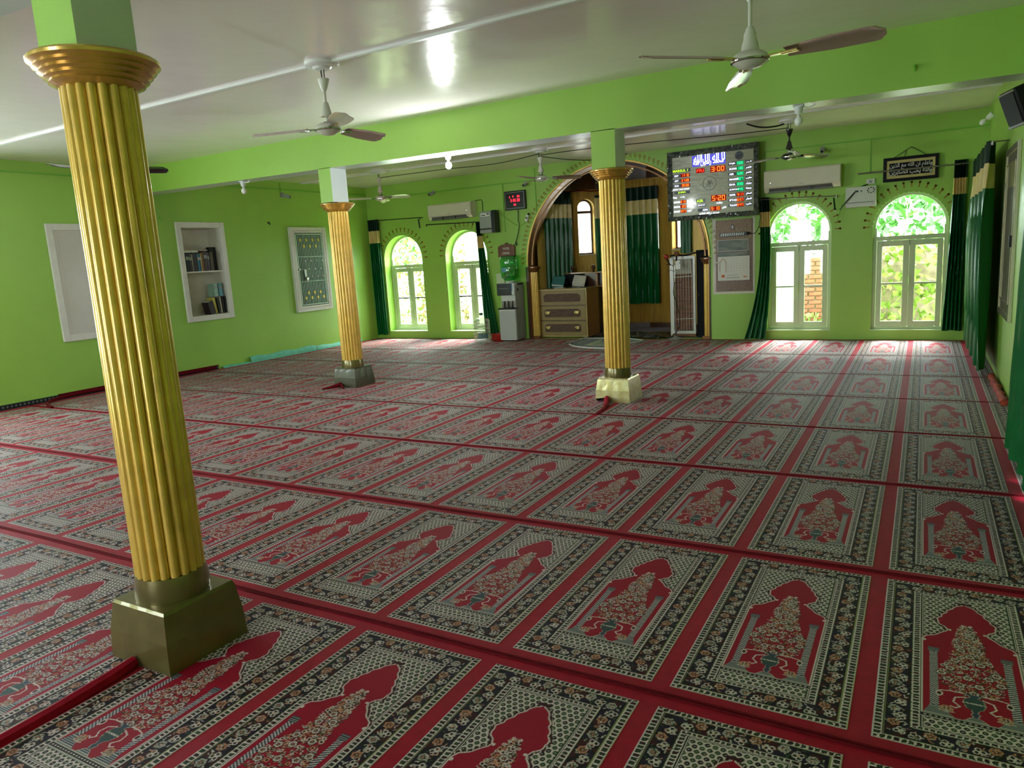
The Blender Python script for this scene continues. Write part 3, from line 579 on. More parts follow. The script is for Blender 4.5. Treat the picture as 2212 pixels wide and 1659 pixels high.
# ------------------------------------------------------------------ carpets: woven mats drawn knot by knot
KN = 2.5            # knot pitch in mm
PW, PH = 558.0, 1175.0
def weave():
    nx, ny = int(PW / KN) + 1, int(PH / KN) + 1
    X, Y = np.meshgrid(np.arange(nx) * KN, np.arange(ny) * KN)
    jig = 1.6 * np.sin(Y * 0.11 + X * 0.02) + 1.0 * np.sin(X * 0.13)
    lin = lambda r, g, b: np.array(srgb(r, g, b)[:3])
    CREAM, CREAM2, DARK, NAVY, BROWN, GREEN, TAN, RED, SLATE, LIME = lin(206, 204, 178), lin(176, 182, 152), lin(24, 22, 22), lin(34, 28, 42), lin(58, 24, 24), lin(48, 76, 40), lin(176, 132, 92), lin(146, 15, 38), lin(62, 84, 92), lin(150, 172, 96)
    C = np.zeros((ny, nx, 3)) + DARK
    def put(mask, col): C[mask] = col
    a1, a2, a3 = 31.0, 103.0, 131.0          # side bands: ladder, floral, ladder
    b1, b2, b3 = 28.0, 91.0, 110.0           # bottom
    c1, c2, c3 = 25.0, 85.0, 104.0           # top
    dx = np.minimum(X, PW - X); db = Y; dt = PH - Y
    ux = dx / a3; ub = db / b3; ut = dt / c3
    side = (ux <= ub) & (ux <= ut)
    def depth(sx, sb, st):   # warped depth: 0..3 across the three bands
        f = lambda d, e: np.interp(d, [0, e[0], e[1], e[2], e[2] + 400], [0, 1, 2, 3, 30])
        return np.minimum(np.minimum(f(dx, (a1, a2, a3)), f(db, (b1, b2, b3))), f(dt, (c1, c2, c3)))
    Dp = depth(0, 0, 0); S = np.where(side, Y, X)
    def ladder(lo, hi, per, thick):
        m = (Dp >= lo) & (Dp < hi); t = (Dp - lo) / (hi - lo)
        put(m, GREEN * 0.8)
        ph = np.mod(S + jig, per) / per
        put(m & (np.abs(t - 0.5) < 0.34), DARK)
        put(m & (np.abs(t - 0.5) < 0.30) & (ph < 0.30), CREAM)
        put(m & (np.abs(t - 0.5) < 0.18) & (np.abs(ph - 0.65) < 0.17), np.where((np.mod(np.floor((S + jig) / per), 3) == 0), 1, 0)[m & (np.abs(t - 0.5) < 0.18) & (np.abs(ph - 0.65) < 0.17)][:, None] * (BROWN - GREEN) + GREEN)
        w = np.sin(S * 0.35 + jig) * 0.03
        put(m & (np.abs(t - 0.13 - w) < thick), CREAM); put(m & (np.abs(t - 0.87 + w) < thick), CREAM)
        put(m & (t < 0.04), LIME * 0.7); put(m & (t > 0.96), DARK)
    ladder(0, 1, 19.0, 0.075); ladder(2, 3, 17.0, 0.08)
    put(Dp < 0.09, CREAM2 * 0.8)
    fl_ = (Dp >= 1) & (Dp < 2)
    n1 = np.sin(X * 0.055 + 1.3 * np.sin(Y * 0.05)) * np.sin(Y * 0.06 + 1.1 * np.sin(X * 0.045))
    put(fl_ & (n1 > 0.15), NAVY); put(fl_ & (n1 < -0.35), BROWN)
    def ring(cx, cy, r, th, col, fill=None, sq=1.0, rot=0.0):
        i0, i1 = int((cx - r - 6) / KN), int((cx + r + 8) / KN) + 1; j0, j1 = int((cy - r - 6) / KN), int((cy + r + 8) / KN) + 1
        i0, j0 = max(i0, 0), max(j0, 0)
        if i0 >= nx or j0 >= ny or i1 < 0 or j1 < 0: return
        x = X[j0:j1, i0:i1] - cx; y = Y[j0:j1, i0:i1] - cy
        c, s = math.cos(rot), math.sin(rot); x, y = c * x + s * y, (-s * x + c * y) * sq
        d = np.sqrt(x * x + y * y); sub = C[j0:j1, i0:i1]
        if fill is not None: sub[d < r] = fill
        sub[np.abs(d - r) < th] = col
    def line(xa, ya, xb, yb, w, col):
        n = max(2, int(math.hypot(xb - xa, yb - ya) / KN) + 1)
        for q in range(n):
            t = q / (n - 1); x, y = xa + (xb - xa) * t, ya + (yb - ya) * t
            i0, i1 = max(int((x - w) / KN), 0), int((x + w) / KN) + 2; j0, j1 = max(int((y - w) / KN), 0), int((y + w) / KN) + 2
            sub = C[j0:j1, i0:i1]
            if sub.size: sub[((X[j0:j1, i0:i1] - x) ** 2 + (Y[j0:j1, i0:i1] - y) ** 2) < w * w] = col
    def curve(pts, w, col):
        for p, q in zip(pts[:-1], pts[1:]): line(*p, *q, w, col)
    def trefoil(cx, cy, ang, r=7.5):
        line(cx - 16 * math.cos(ang), cy - 16 * math.sin(ang), cx + 14 * math.cos(ang), cy + 14 * math.sin(ang), 1.8, CREAM2)
        for da in (-1.9, 0, 1.9): ring(cx + 10 * math.cos(ang + da), cy + 10 * math.sin(ang + da), r, 1.8, CREAM, DARK)
        ring(cx - 14 * math.cos(ang + 0.5), cy - 14 * math.sin(ang + 0.5), 4, 1.6, CREAM2)
    def rosette(cx, cy, r, petals=6, a0=0.3, pc=None, core=DARK):
        for q in range(petals):
            a = a0 + 2 * PI * q / petals; ring(cx + r * math.cos(a), cy + r * math.sin(a), r * 0.46, 1.7, pc if pc is not None else CREAM, (pc if pc is not None else CREAM) * 0.38)
        ring(cx, cy, r * 0.55, 1.8, core, TAN)
    L = []   # centre line of the floral band
    ma, mbm, mt = (a1 + a2) / 2, (b1 + b2) / 2, PH - (c1 + c2) / 2
    def band_flowers(x0, y0, x1, y1, n, flip):
        ang = math.atan2(y1 - y0, x1 - x0)
        for q in range(n):
            t = (q + 0.5) / n; x, y = x0 + (x1 - x0) * t, y0 + (y1 - y0) * t; px, py = -math.sin(ang), math.cos(ang)
            o = 9 if q % 2 else -9; x2, y2 = x + px * o, y + py * o
            if q % 2 == 0: trefoil(x2, y2, ang + PI / 2 * (1 if flip else -1) + 0.3)
            else: rosette(x2, y2, 11.5, 6, 0.4 + q, TAN * 1.15 if q % 4 == 1 else CREAM2)
            for w in range(7):
                rx, ry = x + px * rng.uniform(-27, 27) + math.cos(ang) * rng.uniform(-19, 19), y + py * rng.uniform(-27, 27) + math.sin(ang) * rng.uniform(-19, 19)
                a = rng.uniform(0, PI); line(rx, ry, rx + 9 * math.cos(a), ry + 9 * math.sin(a), 2.0, (CREAM2, TAN, GREEN * 1.3, CREAM)[rng.randint(4)])
    for sx in (ma, PW - ma): band_flowers(sx, 45, sx, PH - 45, 28, sx < PW / 2)
    band_flowers(95, mbm, PW - 95, mbm, 9, True); band_flowers(95, mt, PW - 95, mt, 9, False)
    put((Dp >= 0.97) & (Dp < 1.03), LIME * 0.6); put((Dp >= 1.97) & (Dp < 2.03), GREEN)
    # field
    inside = Dp >= 3
    put(inside, CREAM * 0.95)
    px_, py_ = 23.0, 20.0
    gy = np.floor(Y / py_); xx = X + np.where(np.mod(gy, 2) == 0, 0, px_ / 2); fx = np.mod(xx, px_) - px_ / 2; fy = np.mod(Y, py_) - py_ / 2; d = np.sqrt(fx * fx + fy * fy)
    cell = np.mod(np.floor(xx / px_) * 3 + gy * 5, 4)
    put(inside & (d < 8.6), GREEN * 0.55); put(inside & (d < 8.6) & (cell == 0), DARK); put(inside & (np.abs(d - 5.4) < 1.1) & (cell % 2 == 1), GREEN * 1.5); put(inside & (d < 2.3), CREAM)
    put(inside & (Dp < 3.12), GREEN * 0.5); put(inside & (Dp >= 3.12) & (Dp < 3.3), CREAM); put(inside & (Dp >= 3.3) & (Dp < 3.48), GREEN * 0.7)
    # rows of dots under the niche
    base = 197.0
    m = inside & (Y > base - 26) & (Y < base); put(m, DARK)
    ph = np.mod(X, 15.0) - 7.5; put(m & (np.abs(Y - base + 13) < 3.5) & (np.abs(ph) < 3.5), CREAM); put(m & ((np.abs(Y - base + 3) < 2.2) | (np.abs(Y - base + 23) < 2.0)), CREAM2)
    # niche outline
    hw = np.interp(Y, [base, 672, 690, 706, 722, 745, 768, 786, 802, 825, 850, 868, 884, 905, 925, 945, 965, 985, 1002, 1016], [148, 148, 140, 128, 104, 84, 66, 56, 64, 84, 90, 90, 80, 74, 62, 56, 42, 32, 18, 0])
    hw = hw + np.where((Y > 690), 3.5 * np.abs(np.sin((Y - 690) * PI / 40)), 0)
    ax = np.abs(X - PW / 2); ok = inside & (Y > base) & (Y < 1018)
    up = (Y > 676)
    gy_, gx_ = np.gradient(hw - ax, KN); sdist = (hw - ax) / np.maximum(1.0, np.sqrt(gy_ ** 2 + gx_ ** 2))
    put(ok & up & (sdist > -13), BROWN); put(inside & up & (Y < 1034) & (ax < 22) & (Y > 990), BROWN)
    put(ok & up & (sdist > -13) & (np.mod(S * 0.5 + X, 21) < 5) & (sdist < -7), CREAM)
    put(ok & (sdist > -5), CREAM); put(ok & (sdist > 0), RED)
    put(ok & (~up) & (ax > 143) & (ax < 148), CREAM)
    for s_ in (-1, 1):   # pendant knobs at the notch and shoulders
        cxx = PW / 2 + s_ * 56; ring(cxx, 786, 4, 2.4, CREAM, CREAM); ring(PW / 2 + s_ * 140, 676, 5, 2.5, CREAM, CREAM)
        # pillars
        cxp = PW / 2 + s_ * 110
        m = (np.abs(X - cxp) < 12) & (Y > 240) & (Y < 600); put(m, SLATE * 0.8); put(m & (np.mod(Y - s_ * (X - cxp) * 0.7, 12) < 4.6), CREAM)
        put((np.abs(X - cxp) < 17) & (Y > 598) & (Y < 628), SLATE * 0.7); put((np.abs(X - cxp) < 17) & (Y > 598) & (Y < 628) & (np.mod(Y, 9) < 3), CREAM2 * 0.8)
        wbase = np.interp(Y, [197, 250], [31, 13]); m = (np.abs(X - cxp) < wbase) & (Y > base) & (Y < 250); put(m, SLATE * 0.8); put(m & (np.mod(Y, 8) < 2.9), CREAM2)
    cx0 = PW / 2
    def flower(x, y, r, k): 
        ring(x, y, r + 2.5, 2.2, BROWN * 0.8); rosette(x, y, r * 0.72, 5 + k % 2, k, CREAM, BROWN)
    # bouquet silhouette
    def bw(y): return np.interp(y, [335, 360, 400, 440, 480, 520, 560, 600, 680, 760, 815, 838], [40, 70, 92, 96, 92, 84, 62, 54, 47, 34, 20, 9])
    rs = np.random.RandomState(3)
    for _ in range(800):
        y = rs.uniform(338, 835); w = bw(y); x = cx0 + rs.uniform(-w, w); a = rs.uniform(0, PI); l = rs.uniform(5, 11)
        line(x + 2, y - 2, x + 2 + l * math.cos(a), y - 2 + l * math.sin(a), 2.1, BROWN * 0.75); line(x, y, x + l * math.cos(a), y + l * math.sin(a), 1.7, (CREAM, TAN * 1.25, CREAM2, GREEN * 1.7)[rs.randint(4)])
    for _ in range(130):
        y = rs.uniform(345, 830); w = bw(y); x = cx0 + rs.uniform(-w, w); ring(x, y, rs.uniform(4, 7), 1.7, (CREAM, TAN * 1.3)[rs.randint(2)], BROWN)
    for k, (fx_, fy_) in enumerate([(-62, 500), (-20, 520), (48, 470), (72, 500), (-70, 425), (-12, 452), (18, 408), (58, 400), (-36, 400), (0, 600), (-8, 690), (22, 655), (-25, 640), (30, 555), (-45, 560), (5, 745), (80, 440), (-88, 460), (2, 360)]): flower(cx0 + fx_, fy_, 12.5, k)
    for s_ in (-1, 1):
        curve([(cx0 + s_ * 20, 350), (cx0 + s_ * 60, 352), (cx0 + s_ * 92, 345), (cx0 + s_ * 100, 330)], 2.4, CREAM); ring(cx0 + s_ * 96, 325, 8, 2, CREAM, BROWN, 0.6)
        curve([(cx0 + s_ * 24, 330), (cx0 + s_ * 52, 318), (cx0 + s_ * 58, 290), (cx0 + s_ * 40, 268), (cx0 + s_ * 54, 255), (cx0 + s_ * 66, 262)], 2.6, CREAM)
        curve([(cx0 + s_ * 9, 832), (cx0 + s_ * 14, 818)], 2, CREAM); ring(cx0 + s_ * 12, 836, 5, 1.8, CREAM); ring(cx0 + s_ * 26, 800, 5, 1.8, CREAM)
        rosette(cx0 + s_ * 78, 240, 13, 7, 0.2, TAN * 1.3, BROWN)
        for a in (0.2, 0.9, 1.57, 2.2, 2.9): line(cx0 + s_ * 78, 222, cx0 + s_ * 78 + 22 * math.cos(a), 222 + 30 * math.sin(a), 1.8, CREAM2)
        m = (np.abs(X - (cx0 + s_ * 78)) < np.interp(Y, [197, 222], [22, 5])) & (Y > base) & (Y < 222); put(m, SLATE * 0.7); put(m & (np.mod(Y, 8) < 3), CREAM2)
    vw = np.interp(Y, [197, 218, 222, 240, 246, 262, 272, 300, 322, 336, 344, 352], [34, 14, 7, 14, 8, 12, 24, 33, 27, 12, 18, 24]); m = (ax < vw) & (Y > base) & (Y < 352)
    put(m, SLATE * 0.75); put(m & (ax > vw - 3), CREAM2); put(m & (np.abs(Y - 300) < 3), CREAM); put(m & (np.mod(X + Y, 12) < 4) & (Y > 262) & (Y < 330), GREEN * 1.5); put(m & (Y < 220) & (np.mod(Y, 8) < 3), CREAM2)
    C = C * np.array([1.08, 0.90, 1.22])
    return np.clip(C, 0, 1).astype('f'), nx, ny
WC, NX, NY = weave()
def panel_mesh(i0, i1):
    n, k = i1 - i0, NY
    xs = (np.arange(i0, i1) * KN) / 1000; ys = np.arange(NY) * KN / 1000
    XX, YY = np.meshgrid(xs, ys); co = np.zeros((k, n, 3), 'f'); co[..., 0] = XX; co[..., 1] = YY
    co[..., 2] = 0.0015; co[0, :, 2] = co[-1, :, 2] = -0.001
    if i0 == 0: co[:, 0, 2] = -0.001
    if i1 == NX: co[:, -1, 2] = -0.001
    idx = np.arange(n * k).reshape(k, n); q = np.stack([idx[:-1, :-1], idx[:-1, 1:], idx[1:, 1:], idx[1:, :-1]], -1).reshape(-1, 4)
    me = D.meshes.new('prayer_mat'); me.vertices.add(n * k); me.vertices.foreach_set('co', co.ravel())
    me.loops.add(q.size); me.loops.foreach_set('vertex_index', q.ravel().astype('i')); me.polygons.add(len(q))
    me.polygons.foreach_set('loop_start', (np.arange(len(q)) * 4).astype('i')); me.polygons.foreach_set('loop_total', np.full(len(q), 4, 'i')); me.update(calc_edges=True)
    ca = me.color_attributes.new('weave', 'FLOAT_COLOR', 'POINT'); col = np.ones((k, n, 4), 'f'); col[..., :3] = WC[:, i0:i1]; ca.data.foreach_set('color', col.ravel())
    me.materials.append(M['weave']); return me
P_full = panel_mesh(0, NX); P_right = panel_mesh(0, int(148 / KN)); P_left = panel_mesh(int(372 / KN), NX)
SW = 0.62
YS = [11.56, 10.022, 8.604, 7.340, 6.048, 4.721, 3.394, 2.126, 0.826, -0.474, -1.774, -3.0]
GAP = [0.01, 0.026, 0.026, 0.028, 0.05, 0.08, 0.105, 0.12, 0.10, 0.10, 0.10, 0.02]
where = ['against the window wall under the mihrab', 'second row from the window wall', 'third row from the window wall, under the far fans', 'fourth row, just past the two far columns',
         'row of the two far column plinths', 'row crossing the hall just before the pale plinth', 'row in the middle of the hall, two rows past the front column', 'row just past the plinth of the front column',
         'row around the plinth of the front column', 'front row of mats before the viewer', 'row behind the viewer', 'last row by the wall behind the viewer']
XE = [XL + 0.02, XR - 0.02]
for k in range(len(YS) - 1):
    yf, yn = YS[k], YS[k + 1]; gf, gn = GAP[k] / 2, GAP[k + 1] / 2
    r = thing('carpet_runner', 'red prayer runner, ' + where[k], 'carpet', (0, 0, 0), group='woven prayer runners across the hall')
    MB().box(XE[0], XE[1], yn + 0.002, yf - 0.002, -0.012, 0.0, 0.003).build('runner_base', M['red'], r)
    ph = (yf - gf) - (yn + gn)
    if k == 0: ph = 1.46; yb0 = yn + gn
    else: yb0 = yn + gn
    sy = ph / (PH / 1000)
    for i in range(-16, 2):
        x0 = i * SW + 0.031
        me, off = (P_full, 0) if -16 < i < 1 else (P_right, 0) if i == 1 else (P_left, 0)
        o = D.objects.new('prayer_mat', me); COL.objects.link(o); o.parent = r; o.location = (x0, yb0, 0.0); o.scale = (1, sy, 1)
    if k == 0 and (yf - yb0 - ph) > 0.05:   # strip of the next mat's border against the wall
        pass
    pr0 = 0.0035 if k < 3 else 0.0045 if k < 5 else 0.006
    for y, rr_ in ((yn + pr0 + 0.001, pr0), (yf - pr0 - 0.001, pr0)):
        MB().tube([(XE[0] + (XE[1] - XE[0]) * q / 40, y + 0.003 * math.sin(q * 1.3 + k), 0.001) for q in range(41)], rr_, 6).build('edge_piping', M['darkred'], r, True)
# loose edge turned up along the cupboard wall
e = thing('turned_carpet_edge', 'dark red carpet edge turned up along the cupboard wall skirting', 'carpet edge')
P = [(-9.10, 4.70, 0.008), (-9.30, 4.76, 0.01), (-9.48, 4.84, 0.016), (-9.60, 4.96, 0.024), (-9.655, 5.12, 0.03)] + [(-9.672, 5.12 + q * 0.2, 0.035 + 0.004 * math.sin(q)) for q in range(1, 13)]
MB().tube(P, 0.021, 8).build('binding', M['darkred'], e, True)
MB().tube([(-9.685, 5.1, 0.062), (-9.685, 6.3, 0.066), (-9.685, 7.6, 0.06)], 0.012, 6).build('binding', M['darkred'], e, True)
mb = MB(); mb.box(-9.694, -9.684, 3.4, 7.6, -0.01, 0.062); mb.build('turned_border', M['matgreen'], e); mb = MB()
for q in range(84): mb.box(-9.684, -9.6825, 3.42 + q * 0.05, 3.442 + q * 0.05, 0.02, 0.045)
mb.build('cream_dots', M['acdark'], e)['kind'] = 'stuff'
#t = tag(MB().tube([(-9.66, 7.6, 0.02), (-9.655, 8.3, 0.03), (-9.65, 8.9, 0.022), (-9.655, 9.5, 0.026), (-9.65, 11.3, 0.02)], 0.02, 8).build('turned_carpet_edge', M['darkred'], None, True), 'thin dark red carpet edge lying along the turquoise strip', 'carpet edge')
# turquoise foam strip
fm = thing('foam_strip', 'turquoise ribbed foam strip standing along the cupboard wall', 'foam strip')
for (ya, yb, h) in ((7.66, 8.22, 0.035), (8.22, 9.75, 0.11), (9.76, 11.0, 0.085)):
    mb = MB(); n = int((yb - ya) / 0.02); V = []
    for q in range(n + 1):
        y = ya + (yb - ya) * q / n; b_ = 0.004 * math.cos(q * PI); hh = h * (0.9 + 0.1 * math.sin(q * 0.21))
        V += [(-9.635 + b_, y, 0.0), (-9.645 + b_, y, hh * 0.7), (-9.665, y, hh), (-9.695, y, hh)]
    F = [(4 * q + c, 4 * q + c + 1, 4 * q + c + 5, 4 * q + c + 4) for q in range(n) for c in range(3)]
    mb.add(V, F).build('foam_length', M['cyan'], fm, True)
t = thing('rolled_rug', 'orange and red rug rolled along the foot of the side wall', 'rug')
P = [(0.752 + 0.008 * math.sin(q * 1.9), 7.2 + q * 0.10, 0.026 + 0.006 * math.sin(q * 1.1)) for q in range(14)]
MB().tube(P, [0.030 + 0.006 * math.sin(q * 2.1) for q in range(14)], 10).build('rolled_body', M['orangerug'], t, True)
# small dark mat before the mihrab
pm = thing('prayer_rug', 'dark green prayer rug with white binding lying before the mihrab', 'rug', (0, 0, 0))
A_ = [(-5.02, 10.95), (-4.93, 10.72), (-4.72, 10.50), (-4.42, 10.36), (-4.08, 10.32), (-3.86, 11.30), (-4.20, 11.52), (-5.02, 11.54)]
mb = MB(); mb.add([(x, y, 0.006) for x, y in A_] + [(x, y, 0.016) for x, y in A_], [tuple(range(8, 16))] + [(i, (i + 1) % 8, 8 + (i + 1) % 8, 8 + i) for i in range(8)]); mb.build('rug_body', M['matgreen'], pm)
MB().tube([(x, y, 0.014) for x, y in A_ + A_[:1]], 0.012, 6).build('white_binding', M['white'], pm, True)['label'] = 'white corded binding'
mb = MB()
for (xa, xb, ya, yb) in ((-4.62, -4.12, 10.62, 10.74), (-4.55, -4.02, 10.86, 10.90), (-4.55, -4.02, 11.02, 11.05), (-4.62, -4.55, 10.74, 11.3), (-4.86, -4.82, 10.9, 11.4)): mb.box(xa, xb, ya, yb, 0.012, 0.018)
mb.build('woven_figure', M['matcream'], pm)
# black polythene sheet on the apse floor
mb = MB(); nx_, ny_ = 46, 26; rs = np.random.RandomState(5); V = []
for j in range(ny_):
    for i in range(nx_):
        u, v = i / (nx_ - 1), j / (ny_ - 1); x = -5.0 + 1.55 * u + 0.1 * v; y = 11.60 + 0.95 * v * (1 - 0.35 * (1 - u))
        V.append((x + 0.01 * rs.randn(), y + 0.01 * rs.randn(), 0.012 + 0.028 * abs(math.sin(9 * u + 5 * v)) * abs(math.sin(13 * v + 4 * u)) + 0.006 * rs.rand()))
F = [(j * nx_ + i, j * nx_ + i + 1, (j + 1) * nx_ + i + 1, (j + 1) * nx_ + i) for j in range(ny_ - 1) for i in range(nx_ - 1)]
tag(mb.add(V, F).build('plastic_sheet', M['poly'], None, False), 'crumpled black plastic sheet on the apse floor behind the column', 'plastic sheet')
# ------------------------------------------------------------------ columns
def column(x, y, plinth_mat, label, tip=0.0, notch=False):
    c = thing('fluted_column', label, 'column', (x, y, 0), 0, 'gold fluted columns')
    mb = MB(); fluted(mb, 0, 0, 0.130, 0.325, 2.17, n=20, sub=7, depth=0.016, rings=8, taper=0.03, wob=0.0008)
    mb.build('shaft', M['gold'], c, True)
    MB().lathe([(0.122, 2.155), (0.14, 2.165), (0.155, 2.172), (0.150, 2.178), (0.170, 2.188), (0.166, 2.194), (0.184, 2.205), (0.180, 2.211), (0.198, 2.222), (0.194, 2.228), (0.213, 2.240), (0.215, 2.250), (0.207, 2.258), (0.10, 2.259)], (0, 0, 0), 48).build('capital', M['goldcap'], c, True)
    MB().lathe([(0.139, 0.235), (0.141, 0.25), (0.137, 0.30), (0.131, 0.335), (0.10, 0.34)], (0, 0, 0), 40).build('base_ring', M['olive'], c, True)
    # hand-cast plinth, slightly battered and uneven
    a, b = 0.182, 0.160; mb = MB(); n = 6; V = []
    def ringpts(h, e, z, j):
        P = []
        for s in range(4):
            for q in range(n):
                t = -1 + 2 * q / n; x_, y_ = [(t, -1), (1, t), (-t, 1), (-1, -t)][s]
                w = 1 + 0.0035 * math.sin(3.1 * q + s * 2 + j); P.append((x_ * h * w, y_ * h * w, z))
        return P
    Z = [(a, -0.004), (a * 0.99, 0.05), (a * 0.965, 0.12), (b * 1.04, 0.19), (b * 1.005, 0.228), (b * 0.97, 0.240)]
    for j, (h, z) in enumerate(Z): V += ringpts(h, 0, z, j)
    if notch:   # broken lower edge where the carpet pushes under
        for q in range(0, 3): V[q] = (V[q][0], V[q][1], 0.035 + 0.008 * q)
    N = 4 * n; F = [(j * N + i, j * N + (i + 1) % N, (j + 1) * N + (i + 1) % N, (j + 1) * N + i) for j in range(len(Z) - 1) for i in range(N)]
    F.append(tuple((len(Z) - 1) * N + i for i in range(N)))
    mb.add(V, F).build('plinth', plinth_mat, c)
    return c
column(-2.475, 1.665, M['olive'], 'gold fluted column nearest the viewer, on a dull gold square plinth')
column(-6.145, 6.85, M['darkolive'], 'gold fluted column on a dark olive plinth before the cupboard wall')
column(-2.53, 6.755, M['palegold'], 'gold fluted column on a pale worn plinth in front of the mihrab', notch=True)
# carpet edge bunched at the plinths
t = thing('carpet_flap', 'red carpet edge bunched against the pale plinth', 'carpet edge')
MB().tube([(-2.48, 6.0, 0.002), (-2.495, 6.25, 0.008), (-2.53, 6.42, 0.018), (-2.575, 6.53, 0.04), (-2.59, 6.575, 0.05)], [0.013, 0.018, 0.024, 0.028, 0.02], 8).build('fold', M['red'], t, True)
t = thing('carpet_flap', 'brown carpet edge bunched against the dark olive plinth', 'carpet edge')
MB().tube([(-6.36, 6.48, 0.004), (-6.29, 6.57, 0.014), (-6.23, 6.64, 0.035), (-6.21, 6.67, 0.05)], [0.012, 0.018, 0.026, 0.02], 8).tube([(-6.09, 6.58, 0.006), (-6.15, 6.62, 0.025), (-6.20, 6.66, 0.04)], 0.014, 8).build('fold', M['darkred'], t, True)
t = thing('carpet_flap', 'red carpet fold creased under the near column plinth', 'carpet edge')
MB().tube([(-2.48, 0.40, -0.006), (-2.482, 0.8, -0.002), (-2.485, 1.15, 0.002), (-2.49, 1.36, 0.010), (-2.50, 1.475, 0.02)], [0.022, 0.026, 0.028, 0.03, 0.024], 8).build('fold', M['red'], t, True)
# ------------------------------------------------------------------ ceiling fans
def blade_mesh(m):
    mb = MB(); r0, r1, th = 0.17, 0.60, 0.004; N = 14; V = []
    for i in range(N + 1):
        t = i / N; r = r0 + (r1 - r0) * t; w = 0.048 + 0.022 * min(1, t * 2.2)
        if t > 0.88: w *= math.sqrt(max(0.05, 1 - ((t - 0.88) / 0.12) ** 2 * 0.9))
        for k, s in enumerate((-1, -0.5, 0, 0.5, 1)):
            y = w * s; z = -y * 0.30 + 0.010 * (1 - s * s) - 0.012 * t; V.append((r, y, z + th / 2))
        for k, s in enumerate((-1, -0.5, 0, 0.5, 1)):
            y = w * s; z = -y * 0.30 + 0.010 * (1 - s * s) - 0.012 * t; V.append((r, y, z - th / 2))
    F = []
    for i in range(N):
        for k in range(4):
            a = i * 10 + k; F.append((a, a + 10, a + 11, a + 1)); a += 5; F.append((a + 1, a + 11, a + 10, a))
        a = i * 10; F.append((a, a + 5, a + 15, a + 10)); F.append((a + 4, a + 14, a + 19, a + 9))
    F.append((0, 1, 2, 3, 4, 9, 8, 7, 6, 5)); a = N * 10; F.append(tuple(a + q for q in (5, 6, 7, 8, 9, 4, 3, 2, 1, 0)))
    o = mb.add(V, F).build('blade', m, None, True); return o
def iron_mesh(m):
    mb = MB(); mb.box(0.09, 0.16, -0.018, 0.018, -0.006, 0.002); mb.box(0.15, 0.23, -0.028, -0.012, -0.008, 0.0).box(0.15, 0.23, 0.012, 0.028, -0.008, 0.0).box(0.15, 0.23, -0.006, 0.006, -0.012, -0.004)
    return mb.build('blade_iron', m, None)
def fan(x, y, zh, label, ang, body, blade, iron, hub=0.10, trim=None, cups=None, tall=False, rod=None, canopy=True, bs=1.0):
    f = thing('ceiling_fan', label, 'fan', (x, y, ZC), 0, 'ceiling fans of the hall'); h = zh - ZC; cups = cups or body; trim = trim or M['chrome']
    if canopy: MB().lathe([(0.13, 0.0), (0.13, -0.022), (0.12, -0.03), (0.075, -0.034), (0.06, -0.05), (0.02, -0.052)], (0, 0, 0), 28).build('canopy', M['conduit'], f, True)
    MB().tube([(-0.012, 0, -0.04), (-0.012, 0, -0.13)], 0.004, 6).tube([(0.014, 0, -0.04), (0.014, 0, -0.13)], 0.004, 6).tube([(-0.03, 0.01, -0.045), (-0.026, 0.012, -0.09), (-0.01, 0.01, -0.13)], 0.003, 5).build('hook_wires', M['wire'], f, True)
    MB().lathe([(0.046, -0.118), (0.046, -0.124), (0.030, -0.175), (0.014, -0.21)], (0, 0, 0), 20).build('upper_cup', cups, f, True)
    MB().lathe([(0.011, -0.13), (0.011, h + 0.06)], (0, 0, 0), 12).build('downrod', cups, f, True)
    if tall:
        MB().lathe([(0.012, h + 0.19), (0.022, h + 0.18), (0.026, h + 0.165), (0.034, h + 0.15), (0.036, h + 0.12), (0.046, h + 0.09), (0.05, h + 0.06), (0.06, h + 0.05)], (0, 0, 0), 24).build('lower_cup', cups, f, True)
    else:
        MB().lathe([(0.013, h + 0.21), (0.022, h + 0.20), (0.040, h + 0.13), (0.046, h + 0.10)], (0, 0, 0), 20).build('lower_cup', cups, f, True)
        MB().tube([(0.0, 0.0, h + 0.11), (0.02, 0.01, h + 0.08), (0.012, 0.0, h + 0.05)], 0.005, 6).tube([(-0.03, 0, h + 0.055), (0.03, 0, h + 0.055)], 0.014, 8).build('capacitor', M['wire'], f, True)
    k = hub / 0.10
    MB().lathe([(0.03 * k, h + 0.055), (0.07 * k, h + 0.048), (0.088 * k, h + 0.035), (0.098 * k, h + 0.018), (0.10 * k, h + 0.006), (0.098 * k, h - 0.002), (0.085 * k, h - 0.010), (0.06 * k, h - 0.028), (0.03 * k, h - 0.036), (0.005, h - 0.038)], (0, 0, 0), 36).build('motor_housing', body, f, True)
    MB().lathe([(0.097 * k, h + 0.010), (0.1035 * k, h + 0.005), (0.103 * k, h - 0.002), (0.096 * k, h - 0.006)], (0, 0, 0), 36, cap=False).build('trim_ring', trim, f, True)
    bl, ir = blade_mesh(blade), iron_mesh(iron)
    for q in range(3):
        b = bl if q == 0 else copy_mesh(bl, 'blade', f); b.parent = f; b.location = (0, 0, h + 0.012); b.rotation_euler = (0, 0, math.radians(ang + 120 * q)); b.scale = (bs, 1, 1)
        i = ir if q == 0 else copy_mesh(ir, 'blade_iron', b); i.parent = b
    return f
fan(-3.93, 4.41, 2.535, 'white ceiling fan with rosy tan blades hanging between the two near bays', 325, M['fanwhite'], M['fantan'], M['chrome'], cups=M['fanwhite'])
fan(-0.78, 4.50, 2.50, 'white ceiling fan with long bronze brown blades over the window side of the carpets', 229, M['fanwhite'], M['fanbrown'], M['brass'], hub=0.105, tall=True, bs=1.18)
fan(-7.80, 9.72, 2.575, 'beige ceiling fan hanging before the far corner window', 0, M['fantan'], M['ac'], M['chrome'])
